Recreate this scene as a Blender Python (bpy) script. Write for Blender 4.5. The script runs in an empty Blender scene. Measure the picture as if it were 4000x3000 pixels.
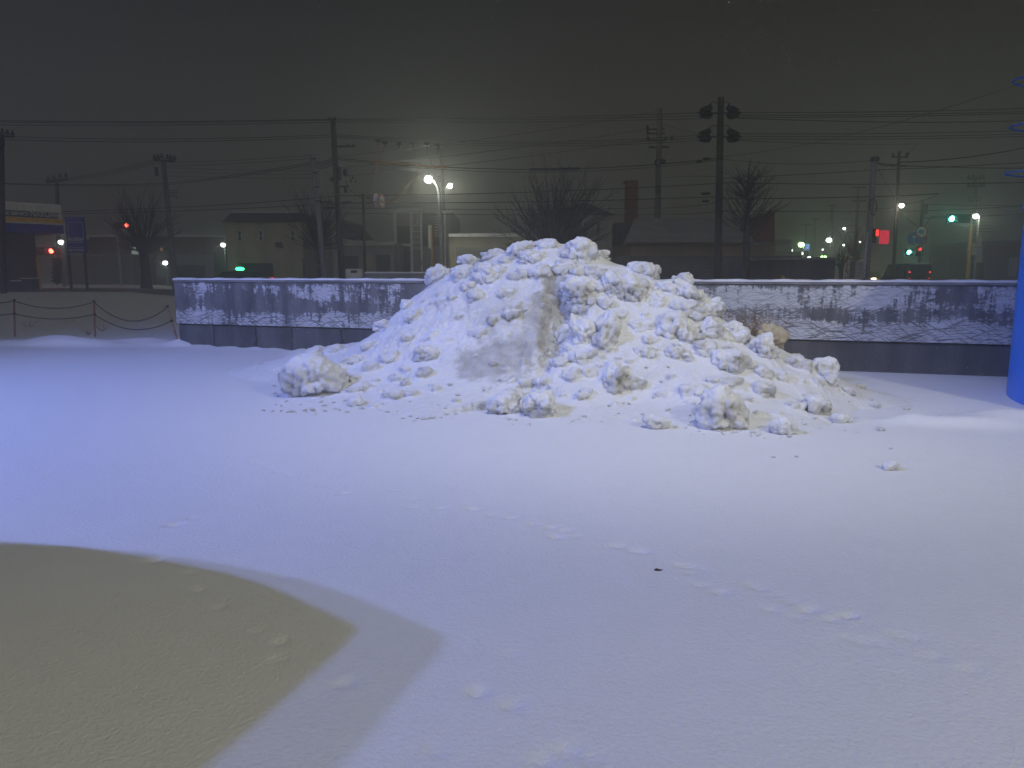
import bpy, math, random
import numpy as np
from mathutils import Vector, Matrix
random.seed(7); RNG = np.random.default_rng(11)
S = bpy.context.scene; COL = S.collection
R = math.radians
LP = 95.; PB = 6100.; PW = 1900.; PY = 2450.; SKY = .92; HAZE = .0098; NFLAKE = 14000
# ------------------------------------------------------------------ camera (photo is 4000 x 3000)
FPX, PITCH, EYE = 2880.0, math.atan(435/2880.0), 1.65
FW = Vector((0, math.cos(PITCH), -math.sin(PITCH))); UP = Vector((0, math.sin(PITCH), math.cos(PITCH)))
cam = bpy.data.objects.new('camera', bpy.data.cameras.new('camera')); COL.objects.link(cam)
cam.location = (0, 0, EYE); cam.rotation_euler = (math.pi/2 - PITCH, 0, 0)
cam.data.lens = FPX/4000*36; cam.data.sensor_width = 36; cam.data.clip_end = 1000; cam.data.clip_start = .05
S.camera = cam
def ray(u, v): return Vector(((u-2000)/FPX, 0, 0)) + UP*(-(v-1500)/FPX) + FW
def P(u, v, Y):
    d = ray(u, v); return Vector((0, 0, EYE)) + d*(Y/d.y)
def G(u, v, z=0.0):
    d = ray(u, v); return Vector((0, 0, EYE)) + d*((z-EYE)/d.z)
def to_px(V):
    V = np.asarray(V) - np.array([0, 0, EYE]); dep = V@np.array(FW); return np.stack([2000+FPX*V[:, 0]/dep, 1500-FPX*(V@np.array(UP))/dep], 1)
def sstep(a, b, x):
    t = np.clip((np.asarray(x, float)-a)/(b-a), 0, 1); return t*t*(3-2*t)
# ------------------------------------------------------------------ noise
def _h(i, j, k, s):
    n = (i.astype(np.int64)*374761393 + j.astype(np.int64)*668265263 + k.astype(np.int64)*1440662683 + s*974634781) & 0xffffffff
    n = ((n ^ (n >> 13))*1274126177) & 0xffffffff; n = ((n ^ (n >> 15))*2246822519) & 0xffffffff
    return ((n ^ (n >> 16)) & 0xffffff)/float(0xffffff)
def vn(Pt, s=0):
    f = np.floor(Pt); t = Pt-f; t = t*t*t*(t*(t*6-15)+10); i, j, k = f[:, 0], f[:, 1], f[:, 2]; r = 0
    for a in (0, 1):
        for b in (0, 1):
            for c in (0, 1):
                w = (t[:, 0] if a else 1-t[:, 0])*(t[:, 1] if b else 1-t[:, 1])*(t[:, 2] if c else 1-t[:, 2]); r = r + w*_h(i+a, j+b, k+c, s)
    return r*2-1
def fbm(Pt, fr, o=4, s=0):
    r = 0; a = 1.
    for q in range(o): r = r + a*vn(Pt*fr+17.3*q, s+q); fr *= 2.03; a *= .5
    return r/1.6
def knob(Pt, fr, s=0):                     # rounded lumps, 1 at a lump's middle
    Q = Pt*fr; f = np.floor(Q); best = np.full(len(Q), 9.)
    for a in (-1, 0, 1):
        for b in (-1, 0, 1):
            for c in (-1, 0, 1):
                i, j, k = f[:, 0]+a, f[:, 1]+b, f[:, 2]+c
                d = (i+_h(i, j, k, s)-Q[:, 0])**2+(j+_h(i, j, k, s+1)-Q[:, 1])**2+(k+_h(i, j, k, s+2)-Q[:, 2])**2
                best = np.minimum(best, d)
    return 1-np.minimum(best, 1.2)
# ------------------------------------------------------------------ materials
def newmat(n):
    m = bpy.data.materials.new(n); m.use_nodes = True; nt = m.node_tree; return m, nt, nt.nodes['Principled BSDF']
def nd(nt, t, **kw):
    n = nt.nodes.new(t)
    for k, v in kw.items():
        if k in n.inputs.keys(): n.inputs[k].default_value = v
        else: setattr(n, k, v)
    return n
def math_(nt, op, a, b=None, clamp=False):
    n = nt.nodes.new('ShaderNodeMath'); n.operation = op; n.use_clamp = clamp
    for i, x in enumerate((a, b)):
        if x is None: continue
        if isinstance(x, (int, float)): n.inputs[i].default_value = x
        else: nt.links.new(x, n.inputs[i])
    return n.outputs[0]
def ramp(nt, x, a, b, lo=0., hi=1.):
    n = nt.nodes.new('ShaderNodeMapRange'); n.interpolation_type = 'SMOOTHSTEP'
    nt.links.new(x, n.inputs[0])
    for i, v in ((1, a), (2, b), (3, lo), (4, hi)): n.inputs[i].default_value = v
    return n.outputs[0]
def mixc(nt, f, a, b):
    n = nt.nodes.new('ShaderNodeMix'); n.data_type = 'RGBA'
    if isinstance(f, (int, float)): n.inputs[0].default_value = f
    else: nt.links.new(f, n.inputs[0])
    for i, x in ((6, a), (7, b)):
        if isinstance(x, tuple): n.inputs[i].default_value = (*x, 1) if len(x) == 3 else x
        else: nt.links.new(x, n.inputs[i])
    return n.outputs[2]
def noise(nt, vec, scale, detail=4, rough=.55):
    n = nt.nodes.new('ShaderNodeTexNoise'); n.inputs['Scale'].default_value = scale; n.inputs['Detail'].default_value = detail; n.inputs['Roughness'].default_value = rough
    if vec is not None: nt.links.new(vec, n.inputs['Vector'])
    return n.outputs[0]
def mapping(nt, vec, sc=(1, 1, 1), rot=(0, 0, 0), loc=(0, 0, 0)):
    n = nt.nodes.new('ShaderNodeMapping'); nt.links.new(vec, n.inputs[0])
    n.inputs['Scale'].default_value = sc; n.inputs['Rotation'].default_value = rot; n.inputs['Location'].default_value = loc; return n.outputs[0]
def bump(nt, b, h, st, dist):
    n = nt.nodes.new('ShaderNodeBump'); n.inputs['Strength'].default_value = st; n.inputs['Distance'].default_value = dist
    nt.links.new(h, n.inputs['Height']); nt.links.new(n.outputs[0], b.inputs['Normal'])
def mat(name, col, var=.35, scale=3., rough=.7, bp=.15, metal=0., streak=False):
    m, nt, b = newmat(name); tc = nd(nt, 'ShaderNodeTexCoord').outputs['Object']
    v = mapping(nt, tc, (1, 1, .12) if streak else (1, 1, 1))
    f = noise(nt, v, scale, 6)
    c = mixc(nt, ramp(nt, f, .3, .7), tuple(x*(1-var) for x in col), tuple(min(.9, x*(1+var)) for x in col))
    nt.links.new(c, b.inputs['Base Color']); b.inputs['Roughness'].default_value = rough; b.inputs['Metallic'].default_value = metal
    if bp: bump(nt, b, noise(nt, tc, scale*6, 4), bp, .02)
    return m
def glow(name, col, st):
    m, nt, b = newmat(name); b.inputs['Base Color'].default_value = (*[c*.3 for c in col], 1)
    b.inputs['Emission Color'].default_value = (*col, 1); b.inputs['Emission Strength'].default_value = st; return m
def snowmat(name, tint=(.84, .85, .87), dirt_shade=(.40, .395, .38), fine=55., st=.5, attr=True):
    m, nt, b = newmat(name); tc = nd(nt, 'ShaderNodeTexCoord').outputs['Object']
    n1 = noise(nt, tc, 4.5, 6); n2 = noise(nt, tc, fine, 5, .7)
    if attr:
        a = nd(nt, 'ShaderNodeAttribute', attribute_name='dirt_shade').outputs['Fac']
        k = math_(nt, 'MULTIPLY', a, ramp(nt, n1, .25, .75, .55, 1.25), True)
    else: k = ramp(nt, n1, .35, .85, 0, .05)
    c = mixc(nt, k, tint, dirt_shade); c = mixc(nt, ramp(nt, n2, .3, .75), c, mixc(nt, .06, c, (.3, .3, .3)))
    nt.links.new(c, b.inputs['Base Color']); b.inputs['Roughness'].default_value = .75
    b.inputs['Specular IOR Level'].default_value = .25
    n3 = noise(nt, tc, fine*.35, 4, .6); bump(nt, b, math_(nt, 'ADD', math_(nt, 'MULTIPLY', n3, 1.2 if attr else .22), n2), st, .045 if attr else .014); return m
M = {}
M['snow'] = snowmat('packed_snow'); M['powder'] = snowmat('powder_snow', fine=42., st=.7, attr=False)
M['cap'] = snowmat('cap_snow', fine=25., st=.3, attr=False)
M['warm_snow'] = snowmat('warm_lit_snow', (.58, .5, .34), (.42, .35, .24))  # yellow tint puts warm lamplight into one boulder's colour
M['conc'] = mat('concrete', (.2, .2, .2), .3, 2.5, .85, .3); M['conc_pole'] = mat('pole_concrete', (.17, .17, .18), .3, 3, .8, .2, streak=True)
M['wood'] = mat('pole_wood', (.055, .042, .036), .5, 8, .85, .4, streak=True); M['metal'] = mat('dark_metal', (.035, .035, .04), .3, 8, .5, .05, .4)
M['galv'] = mat('galvanised', (.32, .33, .33), .25, 9, .5, .05, .3); M['rubber'] = mat('cable_black', (.018, .018, .02), .2, 20, .6, 0)
M['bark'] = mat('bark', (.05, .042, .038), .4, 12, .9, .4, streak=True); M['orange_cover'] = mat('orange_cover', (.34, .13, .03), .3, 14, .6, .1)
M['yellow'] = mat('yellow_guard', (.55, .33, .05), .25, 6, .6, .1); M['rust'] = mat('rusty_post', (.24, .115, .065), .45, 18, .8, .2)
M['white'] = mat('white_paint', (.74, .74, .7), .12, 2, .6, .05, streak=True); M['cream'] = mat('cream_wall', (.46, .42, .30), .14, 1.5, .8, .1, streak=True)
M['tan'] = mat('tan_siding', (.32, .25, .16), .18, 1.6, .8, .15, streak=True); M['greyw'] = mat('grey_wall', (.22, .225, .22), .18, 1.4, .8, .1, streak=True)
M['palew'] = mat('pale_wall', (.34, .34, .31), .15, 1.4, .8, .1, streak=True)
M['brown'] = mat('brown_wall', (.13, .085, .06), .25, 2, .8, .15, streak=True); M['block'] = mat('block_wall', (.12, .125, .125), .25, 3, .9, .25)
M['darkroof'] = mat('dark_roof', (.045, .05, .065), .25, 3, .7, .1); M['glass'] = mat('dark_glass', (.015, .018, .02), .2, 4, .35, 0)
M['shutter'] = mat('roller_shutter', (.33, .34, .29), .08, 5, .6, 0); M['brick'] = mat('red_brick', (.2, .075, .055), .3, 4, .9, .2)
M['redw'] = mat('dark_red_siding', (.16, .035, .035), .25, 3, .75, .1, streak=True); M['shed'] = mat('shed_sheet', (.06, .058, .06), .3, 3, .6, .1, streak=True)
M['blue'] = mat('sign_blue', (.03, .045, .36), .12, 3, .5, .03); M['yel'] = mat('sign_yellow', (.8, .48, .02), .12, 3, .5, .03)
M['blk'] = mat('sign_black', (.03, .035, .05), .15, 4, .5, .02); M['red'] = mat('sign_red', (.5, .04, .03), .15, 4, .5, .02)
M['signblue'] = mat('road_sign_blue', (.03, .07, .42), .12, 4, .4, .02)
M['tank'] = mat('tank_blue', (.012, .2, .92), .14, 1.6, .42, .05, streak=True); M['slush'] = mat('slush', (.16, .165, .17), .5, .6, .5, .3)
M['carbody'] = mat('dark_car_paint', (.02, .02, .025), .2, 3, .25, 0); M['carsilver'] = mat('silver_car_paint', (.25, .25, .26), .1, 3, .35, 0, .3)
M['hedge'] = mat('hedge_leaf', (.05, .08, .04), .5, 9, .8, .3); M['straw'] = mat('dry_stem', (.26, .18, .09), .4, 12, .9, 0)
M['hoop'] = mat('hoop_blue', (.01, .06, .24), .2, 3, .5, .03); M['leaf'] = mat('dead_leaf', (.06, .03, .015), .4, 30, .7, .1); M['acunit'] = mat('unit_white', (.62, .63, .6), .1, 3, .5, .03)
M['g_white'] = glow('lamp_white', (1., .97, .82), 30); M['g_cool'] = glow('lamp_cool', (.85, 1., .92), 14); M['g_warm'] = glow('lamp_warm', (1., .62, .22), 5)
M['g_red'] = glow('signal_red', (1., .1, .06), 14); M['g_green'] = glow('signal_green', (.16, 1., .75), 22); M['g_taxi'] = glow('taxi_green', (.05, 1., .3), 6)
M['g_redbox'] = glow('red_box', (1., .05, .1), .55); M['g_tail'] = glow('tail_red', (1., .04, .03), 2.2); M['g_head'] = glow('head_lamp', (1., .78, .5), 9)
M['g_bluebox'] = glow('blue_box', (.2, .42, 1.), 1.4); M['g_lime'] = glow('lime_lamp', (.45, 1., .3), 12); M['g_win'] = glow('lit_window', (.6, .75, .66), .35)
M['g_orwin'] = glow('orange_window', (1., .42, .2), .55); M['lens_off'] = mat('lens_off', (.02, .03, .03), .1, 9, .3, 0)
# ------------------------------------------------------------------ mesh builder
class MB:
    def __init__(s): s.v = []; s.f = []
    def add(s, vs, fs):
        o = len(s.v); s.v += [tuple(x) for x in vs]; s.f += [tuple(i+o for i in f) for f in fs]; return s
    def box(s, lo, hi, yaw=0, piv=None):
        x0, y0, z0 = lo; x1, y1, z1 = hi
        vs = [Vector(q) for q in ((x0, y0, z0), (x1, y0, z0), (x1, y1, z0), (x0, y1, z0), (x0, y0, z1), (x1, y0, z1), (x1, y1, z1), (x0, y1, z1))]
        if yaw:
            pv = Vector(piv) if piv else Vector(((x0+x1)/2, (y0+y1)/2, 0)); m = Matrix.Rotation(yaw, 3, 'Z'); vs = [m@(q-pv)+pv for q in vs]
        return s.add(vs, [(0, 3, 2, 1), (4, 5, 6, 7), (0, 1, 5, 4), (1, 2, 6, 5), (2, 3, 7, 6), (3, 0, 4, 7)])
    def tube(s, pts, r, n=6, cap=True):
        pts = [Vector(q) for q in pts]; rs = r if isinstance(r, (list, tuple)) else [r]*len(pts); vs = []; fs = []
        for i, q in enumerate(pts):
            d = (pts[min(i+1, len(pts)-1)]-pts[max(i-1, 0)]).normalized()
            a = d.cross(Vector((0, 0, 1)) if abs(d.z) < .9 else Vector((1, 0, 0))).normalized(); b = d.cross(a)
            vs += [q+(a*math.cos(2*math.pi*k/n)+b*math.sin(2*math.pi*k/n))*rs[i] for k in range(n)]
        for i in range(len(pts)-1):
            for k in range(n): k2 = (k+1) % n; fs.append((i*n+k, i*n+k2, (i+1)*n+k2, (i+1)*n+k))
        if cap: fs += [tuple(range(n-1, -1, -1)), tuple((len(pts)-1)*n+k for k in range(n))]
        return s.add(vs, fs)
    def ball(s, c, r, nu=10, nv=7, half=None):
        rx, ry, rz = r if isinstance(r, (tuple, list)) else (r, r, r); vs = []; fs = []
        for j in range(nv+1):
            t = math.pi*j/nv if not half else math.pi*(.5+.5*j/nv)
            for i in range(nu): a = 2*math.pi*i/nu; vs.append((c[0]+rx*math.sin(t)*math.cos(a), c[1]+ry*math.sin(t)*math.sin(a), c[2]+rz*math.cos(t)))
        for j in range(nv):
            for i in range(nu): fs.append((j*nu+i, (j+1)*nu+i, (j+1)*nu+(i+1) % nu, j*nu+(i+1) % nu))
        if half: fs.append(tuple(range(nu)))
        return s.add(vs, fs)
    def prism(s, poly, vec):
        n = len(poly); a = [Vector(q) for q in poly]; b = [q+Vector(vec) for q in a]
        return s.add(a+b, [tuple(range(n)), tuple(range(2*n-1, n-1, -1))]+[(i, i+n, (i+1) % n+n, (i+1) % n) for i in range(n)])
    def prect(s, u0, v0, u1, v1, Y, th=.05, zlo=None):
        a = P(u0, (v0+v1)/2, Y); b = P(u1, (v0+v1)/2, Y); z1 = P(u0, v0, Y).z; z0 = P(u0, v1, Y).z if zlo is None else zlo
        return s.box((min(a.x, b.x), Y, z0), (max(a.x, b.x), Y+th, z1))
    def disc(s, c, r, nrm, th=.02, n=24, rin=0):
        nrm = Vector(nrm).normalized(); a = nrm.cross(Vector((0, 0, 1))).normalized(); b = a.cross(nrm); c = Vector(c)
        ring = lambda rr, o: [c+nrm*o+(a*math.cos(2*math.pi*k/n)+b*math.sin(2*math.pi*k/n))*rr for k in range(n)]
        if not rin: return s.prism(ring(r, 0), nrm*th)
        vs = ring(r, 0)+ring(rin, 0)+ring(r, th)+ring(rin, th); fs = []
        for k in range(n):
            j = (k+1) % n; fs += [(k, j, n+j, n+k), (2*n+k, 3*n+k, 3*n+j, 2*n+j), (k, 2*n+k, 2*n+j, j), (n+k, n+j, 3*n+j, 3*n+k)]
        return s.add(vs, fs)
    def mesh(s, name):
        me = bpy.data.meshes.new(name); me.from_pydata(s.v, [], s.f); me.update()
        import bmesh
        bm = bmesh.new(); bm.from_mesh(me); bmesh.ops.recalc_face_normals(bm, faces=bm.faces); bm.to_mesh(me); bm.free(); return me
    def build(s, name, m, parent=None, smooth=False, bev=0):
        me = s.mesh(name); me.materials.append(m)
        if smooth: me.polygons.foreach_set('use_smooth', [True]*len(me.polygons))
        return link(name, me, parent, bev)
def link(name, me, parent=None, bev=0):
    o = bpy.data.objects.new(name, me); COL.objects.link(o)
    if parent is not None: o.parent = parent; o.matrix_parent_inverse = Matrix.Translation(-parent.location)
    if bev:
        b = o.modifiers.new('bevel', 'BEVEL'); b.width = bev; b.segments = 2; b.limit_method = 'ANGLE'
    return o
def tag(o, label, cat, group=None, kind=None):
    o['label'] = label; o['category'] = cat
    if group: o['group'] = group
    if kind: o['kind'] = kind
    return o
def thing(name, label, cat, loc=(0, 0, 0), group=None):
    o = bpy.data.objects.new(name, None); COL.objects.link(o); o.location = loc; o.empty_display_size = .2; return tag(o, label, cat, group)
def text(name, body, m, parent, loc, size, w=None, rotz=0, ext=.004):
    cu = bpy.data.curves.new(name, 'FONT'); cu.body = body; cu.size = size; cu.offset = size*.03; cu.extrude = ext; cu.align_x = 'CENTER'; cu.align_y = 'CENTER'
    t = bpy.data.objects.new('tmp', cu); COL.objects.link(t); dg = bpy.context.evaluated_depsgraph_get(); me = bpy.data.meshes.new_from_object(t.evaluated_get(dg))
    bpy.data.objects.remove(t)
    if w:
        xs = [q.co.x for q in me.vertices]; k = w/(max(xs)-min(xs))
        for q in me.vertices: q.co.x *= k
    me.transform(Matrix.Translation(loc)@Matrix.Rotation(rotz, 4, 'Z')@Matrix.Rotation(math.pi/2, 4, 'X')); me.materials.clear(); me.materials.append(m)
    return link(name, me, parent)
def npmesh(name, V, F, m, smooth=True, attr=None):
    me = bpy.data.meshes.new(name); V = np.asarray(V, np.float32); F = np.asarray(F, np.int32); k = F.shape[1]
    me.vertices.add(len(V)); me.vertices.foreach_set('co', V.ravel()); me.loops.add(F.size); me.loops.foreach_set('vertex_index', F.ravel())
    me.polygons.add(len(F)); me.polygons.foreach_set('loop_start', np.arange(0, F.size, k, dtype=np.int32)); me.polygons.foreach_set('loop_total', np.full(len(F), k, np.int32))
    me.update(calc_edges=True); me.validate()
    if smooth: me.polygons.foreach_set('use_smooth', [True]*len(me.polygons))
    if attr is not None:
        a = me.attributes.new('dirt_shade', 'FLOAT', 'POINT'); a.data.foreach_set('value', np.asarray(attr, np.float32))
    me.materials.append(m); return me
def terrain(x, y):
    x = np.asarray(x, float); y = np.asarray(y, float); return (.3+.36*(1-sstep(-.50, -.40, x/np.maximum(y, 1.))))*sstep(17.5, 36, y)
def tz(x, y): return float(terrain(x, y))
# ------------------------------------------------------------------ wall line
WA = G(698, 1354); WB = G(3930, 1474); wd = (WB-WA).normalized()
def wallY(x): return WA.y+(x-WA.x)*wd.y/wd.x
# ------------------------------------------------------------------ the snow pile surface (thin-plate spline through surveyed points)
RIDGE = [(1110, 1400, 13.0), (1300, 1356, 12.7), (1450, 1322, 12.4), (1530, 1270, 12.1), (1600, 1200, 11.9), (1680, 1112, 11.7), (1760, 1068, 11.5), (1900, 1018, 11.3), (2040, 985, 11.1),
         (2134, 960, 11.0), (2250, 972, 10.9), (2350, 1010, 10.8), (2480, 1050, 10.7), (2570, 1090, 10.6), (2670, 1125, 10.5), (2760, 1175, 10.4), (2830, 1255, 10.2), (2960, 1318, 10.0),
         (3060, 1375, 9.8), (3200, 1440, 9.5), (3265, 1520, 9.1)]
FOOT = [(1010, 1420), (1020, 1500), (1090, 1580), (1300, 1595), (1600, 1630), (1900, 1645), (2200, 1650), (2500, 1668), (2750, 1684), (3080, 1700), (3280, 1650), (3360, 1600), (3400, 1530)]
cp = []
for u, v, Y in RIDGE: cp.append(tuple(P(u, v, Y)))
for (u, v, Y) in RIDGE[1:]:
    q = P(u, v, Y); yb = min(wallY(q.x)-.1, Y+1.6); cp.append((q.x, yb, max(q.z-.55*(yb-Y)-.1, .0)))
foot = [G(u, v) for u, v in FOOT]
for q in foot:
    cp.append((q.x, q.y, 0.0)); d = Vector((q.x-1.3, q.y-10.5)).normalized(); cp.append((q.x+d.x*.6, q.y+d.y*.6, -.06)); cp.append((q.x+d.x*1.6, q.y+d.y*1.6, -.12))
cp += [(G(1300, 1500).x, G(1300, 1500).y, .22), (G(1500, 1560).x, G(1500, 1560).y, .16), (G(2000, 1590).x, G(2000, 1590).y, .2), (G(2500, 1610).x, G(2500, 1610).y, .22), (G(2850, 1640).x, G(2850, 1640).y, .16), (G(3150, 1620).x, G(3150, 1620).y, .14)]
cp = np.array(cp)
def tps(A):
    X = A[:, :2]; n = len(X); d = np.linalg.norm(X[:, None]-X[None], axis=2); K = np.where(d > 0, d*d*np.log(d+1e-12), 0)+np.eye(n)*.02
    Pm = np.hstack([np.ones((n, 1)), X]); L = np.block([[K, Pm], [Pm.T, np.zeros((3, 3))]]); w = np.linalg.solve(L, np.r_[A[:, 2], 0, 0, 0])
    def ev(Q):
        out = np.empty(len(Q))
        for i in range(0, len(Q), 8000):
            q = Q[i:i+8000]; dd = np.linalg.norm(q[:, None]-X[None], axis=2); out[i:i+8000] = (dd*dd*np.log(dd+1e-12))@w[:n]+w[n]+q@w[n+1:]
        return out
    return ev
base_h = tps(cp)
# two scraped faces left by a loader bucket: (foot pixel, foot depth, normal, cut, half width)
def carve(Q, h):
    for (u, v, Y, n, cut, hw) in ((1930, 1500, 8.95, (.30, -.80, .52), .50, .62), (2125, 1262, 9.75, (.72, -.60, .42), .48, .50)):
        q = P(u, v, Y); n = np.array(n)
        dx = Q[:, 0]-q.x; dy = Q[:, 1]-q.y
        pl = q.z-.12-(n[0]*dx+n[1]*dy)/n[2]
        a = np.array([-n[1], n[0]]); a = a/np.linalg.norm(a); b = np.array([n[0], n[1]]); b = b/np.linalg.norm(b)
        lat = dx*a[0]+dy*a[1]; fwd = dx*b[0]+dy*b[1]
        w = (1-sstep(hw*.75, hw*1.15, np.abs(lat)))*(1-sstep(.05, .55, fwd))
        h = h-np.clip(h-pl, 0, cut)*w
    return h
gx = np.linspace(-5.4, 6.4, 296); gy = np.linspace(6.3, 15.8, 238); GX, GY = np.meshgrid(gx, gy)
Q = np.stack([GX.ravel(), GY.ravel()], 1); H0 = base_h(Q); H0 = carve(Q, H0)
H0 = np.where(H0 < .08, H0-.05*sstep(.08, -.1, H0), H0)
Q3 = np.column_stack([Q, np.zeros(len(Q))]); inside = sstep(.02, .3, H0)
H0 = H0+inside*(.07*fbm(Q3, 1.3, 3, 5)+.035*fbm(Q3, 4., 3, 9))
ybk = np.array([wallY(x)-.03 for x in Q[:, 0]]); H0 = np.where(Q[:, 1] > ybk, -.3, H0); H0 = np.maximum(H0, -.3)
HG = H0.reshape(GX.shape)
def pile_z(x, y):
    fx = (x-gx[0])/(gx[1]-gx[0]); fy = (y-gy[0])/(gy[1]-gy[0]); i = int(min(max(fx, 0), len(gx)-2)); j = int(min(max(fy, 0), len(gy)-2)); a = min(max(fx-i, 0), 1); b = min(max(fy-j, 0), 1)
    return (HG[j, i]*(1-a)+HG[j, i+1]*a)*(1-b)+(HG[j+1, i]*(1-a)+HG[j+1, i+1]*a)*b
RU = [r[0] for r in RIDGE]; RY = [r[2] for r in RIDGE]
def hit(u, v):
    d = ray(u, v); d = d/d.y; yg = 14.5
    for k in range(900):
        Y = 6.4+k*.01; q = Vector((0, 0, EYE))+d*Y
        if q.z < max(pile_z(q.x, q.y), 0): return q
    return P(u, v, float(np.interp(u, RU, RY))-.05)
# chunk: lumpy broken ellipsoid
import bmesh
_ico = {}
def ico(s):
    if s not in _ico:
        bm = bmesh.new(); bmesh.ops.create_icosphere(bm, subdivisions=s, radius=1); bm.verts.ensure_lookup_table()
        _ico[s] = (np.array([v.co[:] for v in bm.verts]), np.array([[v.index for v in f.verts] for f in bm.faces])); bm.free()
    return _ico[s]
def chunk(r, seed, sub=4, rough=1., rot=None):
    V, F = ico(sub); V = V.copy(); rg = np.random.default_rng(seed)
    for _ in range(5):                     # broken flats
        n = rg.normal(size=3); n /= np.linalg.norm(n); k = rg.uniform(.6, .9); d = V@n; V = V-np.outer(np.maximum(d-k, 0)*.75, n)
    N = V/np.linalg.norm(V, axis=1)[:, None]; o = rg.uniform(-50, 50, 3)
    V = V+N*(.26*fbm(V+o, 1.3, 3, seed))[:, None]
    V = V*np.array(r)
    rm = float(np.mean(r)); a = rg.uniform(-.5, .5) if rot is None else rot; c, s_ = math.cos(a), math.sin(a)
    V = V@np.array([[c, 0, s_], [0, 1, 0], [-s_, 0, c]]).T
    side = 1-.55*sstep(.25, .9, N[:, 2])
    f = rough*side*min(1, rm/.22)
    k1 = knob(V+o, 11., seed); k2 = knob(V+o, 22, seed+9)
    V = V+N*(f*(.085*k1+.06*k2+.06*fbm(V+o, 6, 4, seed+4)-.075))[:, None]
    dirt_shade = np.clip(.03+(1-sstep(.15, .8, N[:, 2]))*(.55+.8*fbm(V+o, 3., 3, seed+6)+.55*(.6-k1)+.4*(.6-k2)), 0, .95)  # dirty sides, plus shade put into the colour of undersides and crevices
    return V, F, dirt_shade
# u, v, half width, half height (pixels) of the lumps frozen into the pile
LUMPS = [(1353, 1441, 38, 45), (1304, 1376, 33, 32), (1228, 1380, 38, 22), (1396, 1474, 40, 20), (1380, 1525, 62, 24), (1542, 1550, 36, 30), (1602, 1190, 22, 26), (1630, 1240, 40, 35), (1505, 1273, 28, 26), (1722, 1076, 44, 40),
 (1922, 1070, 62, 52), (1938, 1000, 42, 24), (2090, 1010, 44, 30), (2150, 968, 46, 30), (2003, 1088, 28, 22), (1868, 1165, 32, 38), (1776, 1167, 16, 11), (2010, 1225, 42, 50), (1694, 1311, 33, 22), (1602, 1322, 20, 17),
 (1534, 1398, 28, 26), (1667, 1458, 28, 28), (1705, 1523, 22, 16), (2134, 1496, 34, 38), (2047, 1490, 22, 22), (2183, 1425, 28, 34), (2347, 1000, 26, 28), (2282, 1190, 46, 42), (2364, 1185, 28, 34), (2500, 1062, 60, 36),
 (2194, 1314, 34, 42), (2505, 1273, 38, 44), (2694, 1214, 62, 42), (2670, 1092, 22, 26), (2600, 1130, 36, 30), (2858, 1310, 50, 52), (2746, 1373, 42, 46), (2829, 1490, 54, 30), (2965, 1465, 30, 36), (3100, 1426, 42, 36),
 (3034, 1473, 36, 30), (3225, 1480, 30, 30), (3187, 1492, 24, 18), (2241, 1473, 36, 32), (2303, 1461, 26, 32), (2482, 1502, 36, 30), (2517, 1385, 36, 36), (2647, 1385, 36, 33), (2282, 1391, 42, 27), (2185, 1423, 22, 22),
 (2723, 1537, 42, 42), (2967, 1537, 38, 38), (3099, 1593, 27, 27), (2476, 1643, 14, 13), (2588, 1545, 30, 18), (2290, 1532, 27, 18), (2622, 1476, 18, 16), (2540, 1332, 27, 20), (1455, 1350, 30, 20), (1400, 1410, 36, 26),
 (1475, 1440, 40, 26), (1560, 1480, 30, 18), (1800, 1240, 22, 16), (1760, 1330, 18, 14), (1880, 1300, 36, 18), (1730, 1180, 20, 14), (1935, 1250, 28, 22), (1840, 1120, 30, 26), (2330, 1075, 36, 46), (2215, 1050, 44, 36), (2060, 1075, 36, 30),
 (2120, 1060, 36, 28), (1985, 1150, 30, 28), (2560, 1180, 30, 26), (2420, 1230, 30, 22), (1790, 1570, 20, 14), (1460, 1590, 18, 12), (2400, 1580, 18, 12), (2470, 1560, 16, 10), (3150, 1540, 20, 14), (3030, 1620, 22, 16), (2900, 1560, 26, 18)]
ACC_V = []; ACC_F = []; off = 0
def put(V, F):
    global off
    ACC_V.append(V); ACC_F.append(F+off); off += len(V)
# solid of the powder surface
nx, ny = len(gx), len(gy); top = np.column_stack([GX.ravel(), GY.ravel(), H0]); bot = np.column_stack([GX.ravel(), GY.ravel(), np.full(GX.size, -.45)])
idx = np.arange(nx*ny).reshape(ny, nx); a, b, c, d = idx[:-1, :-1].ravel(), idx[:-1, 1:].ravel(), idx[1:, 1:].ravel(), idx[1:, :-1].ravel()
tri = np.concatenate([np.stack([a, b, c], 1), np.stack([a, c, d], 1)]); n0 = nx*ny
ring = np.concatenate([idx[0, :], idx[1:, -1], idx[-1, -2::-1], idx[-2:0:-1, 0]]); r2 = np.roll(ring, -1)
sidef = np.concatenate([np.stack([ring, r2+n0, r2], 1), np.stack([ring, ring+n0, r2+n0], 1)])
put(np.vstack([top, bot]), np.concatenate([tri, tri[:, ::-1]+n0, sidef]))
for i, (u, v, hw, hh) in enumerate(LUMPS):
    q = hit(u, v); k = (q-Vector((0, 0, EYE))).length/FPX; r = (hw*k*1.08, (hw+hh)*.5*k, hh*k*1.08)
    dd = ray(u, v).normalized(); q = q+dd*(r[1]*.42)-Vector((0, 0, r[2]*.1))
    V, F, _ = chunk(r, 100+i, 4, .9); put(V+np.array(q), F)
rg = np.random.default_rng(5); cnt = 0
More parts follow.
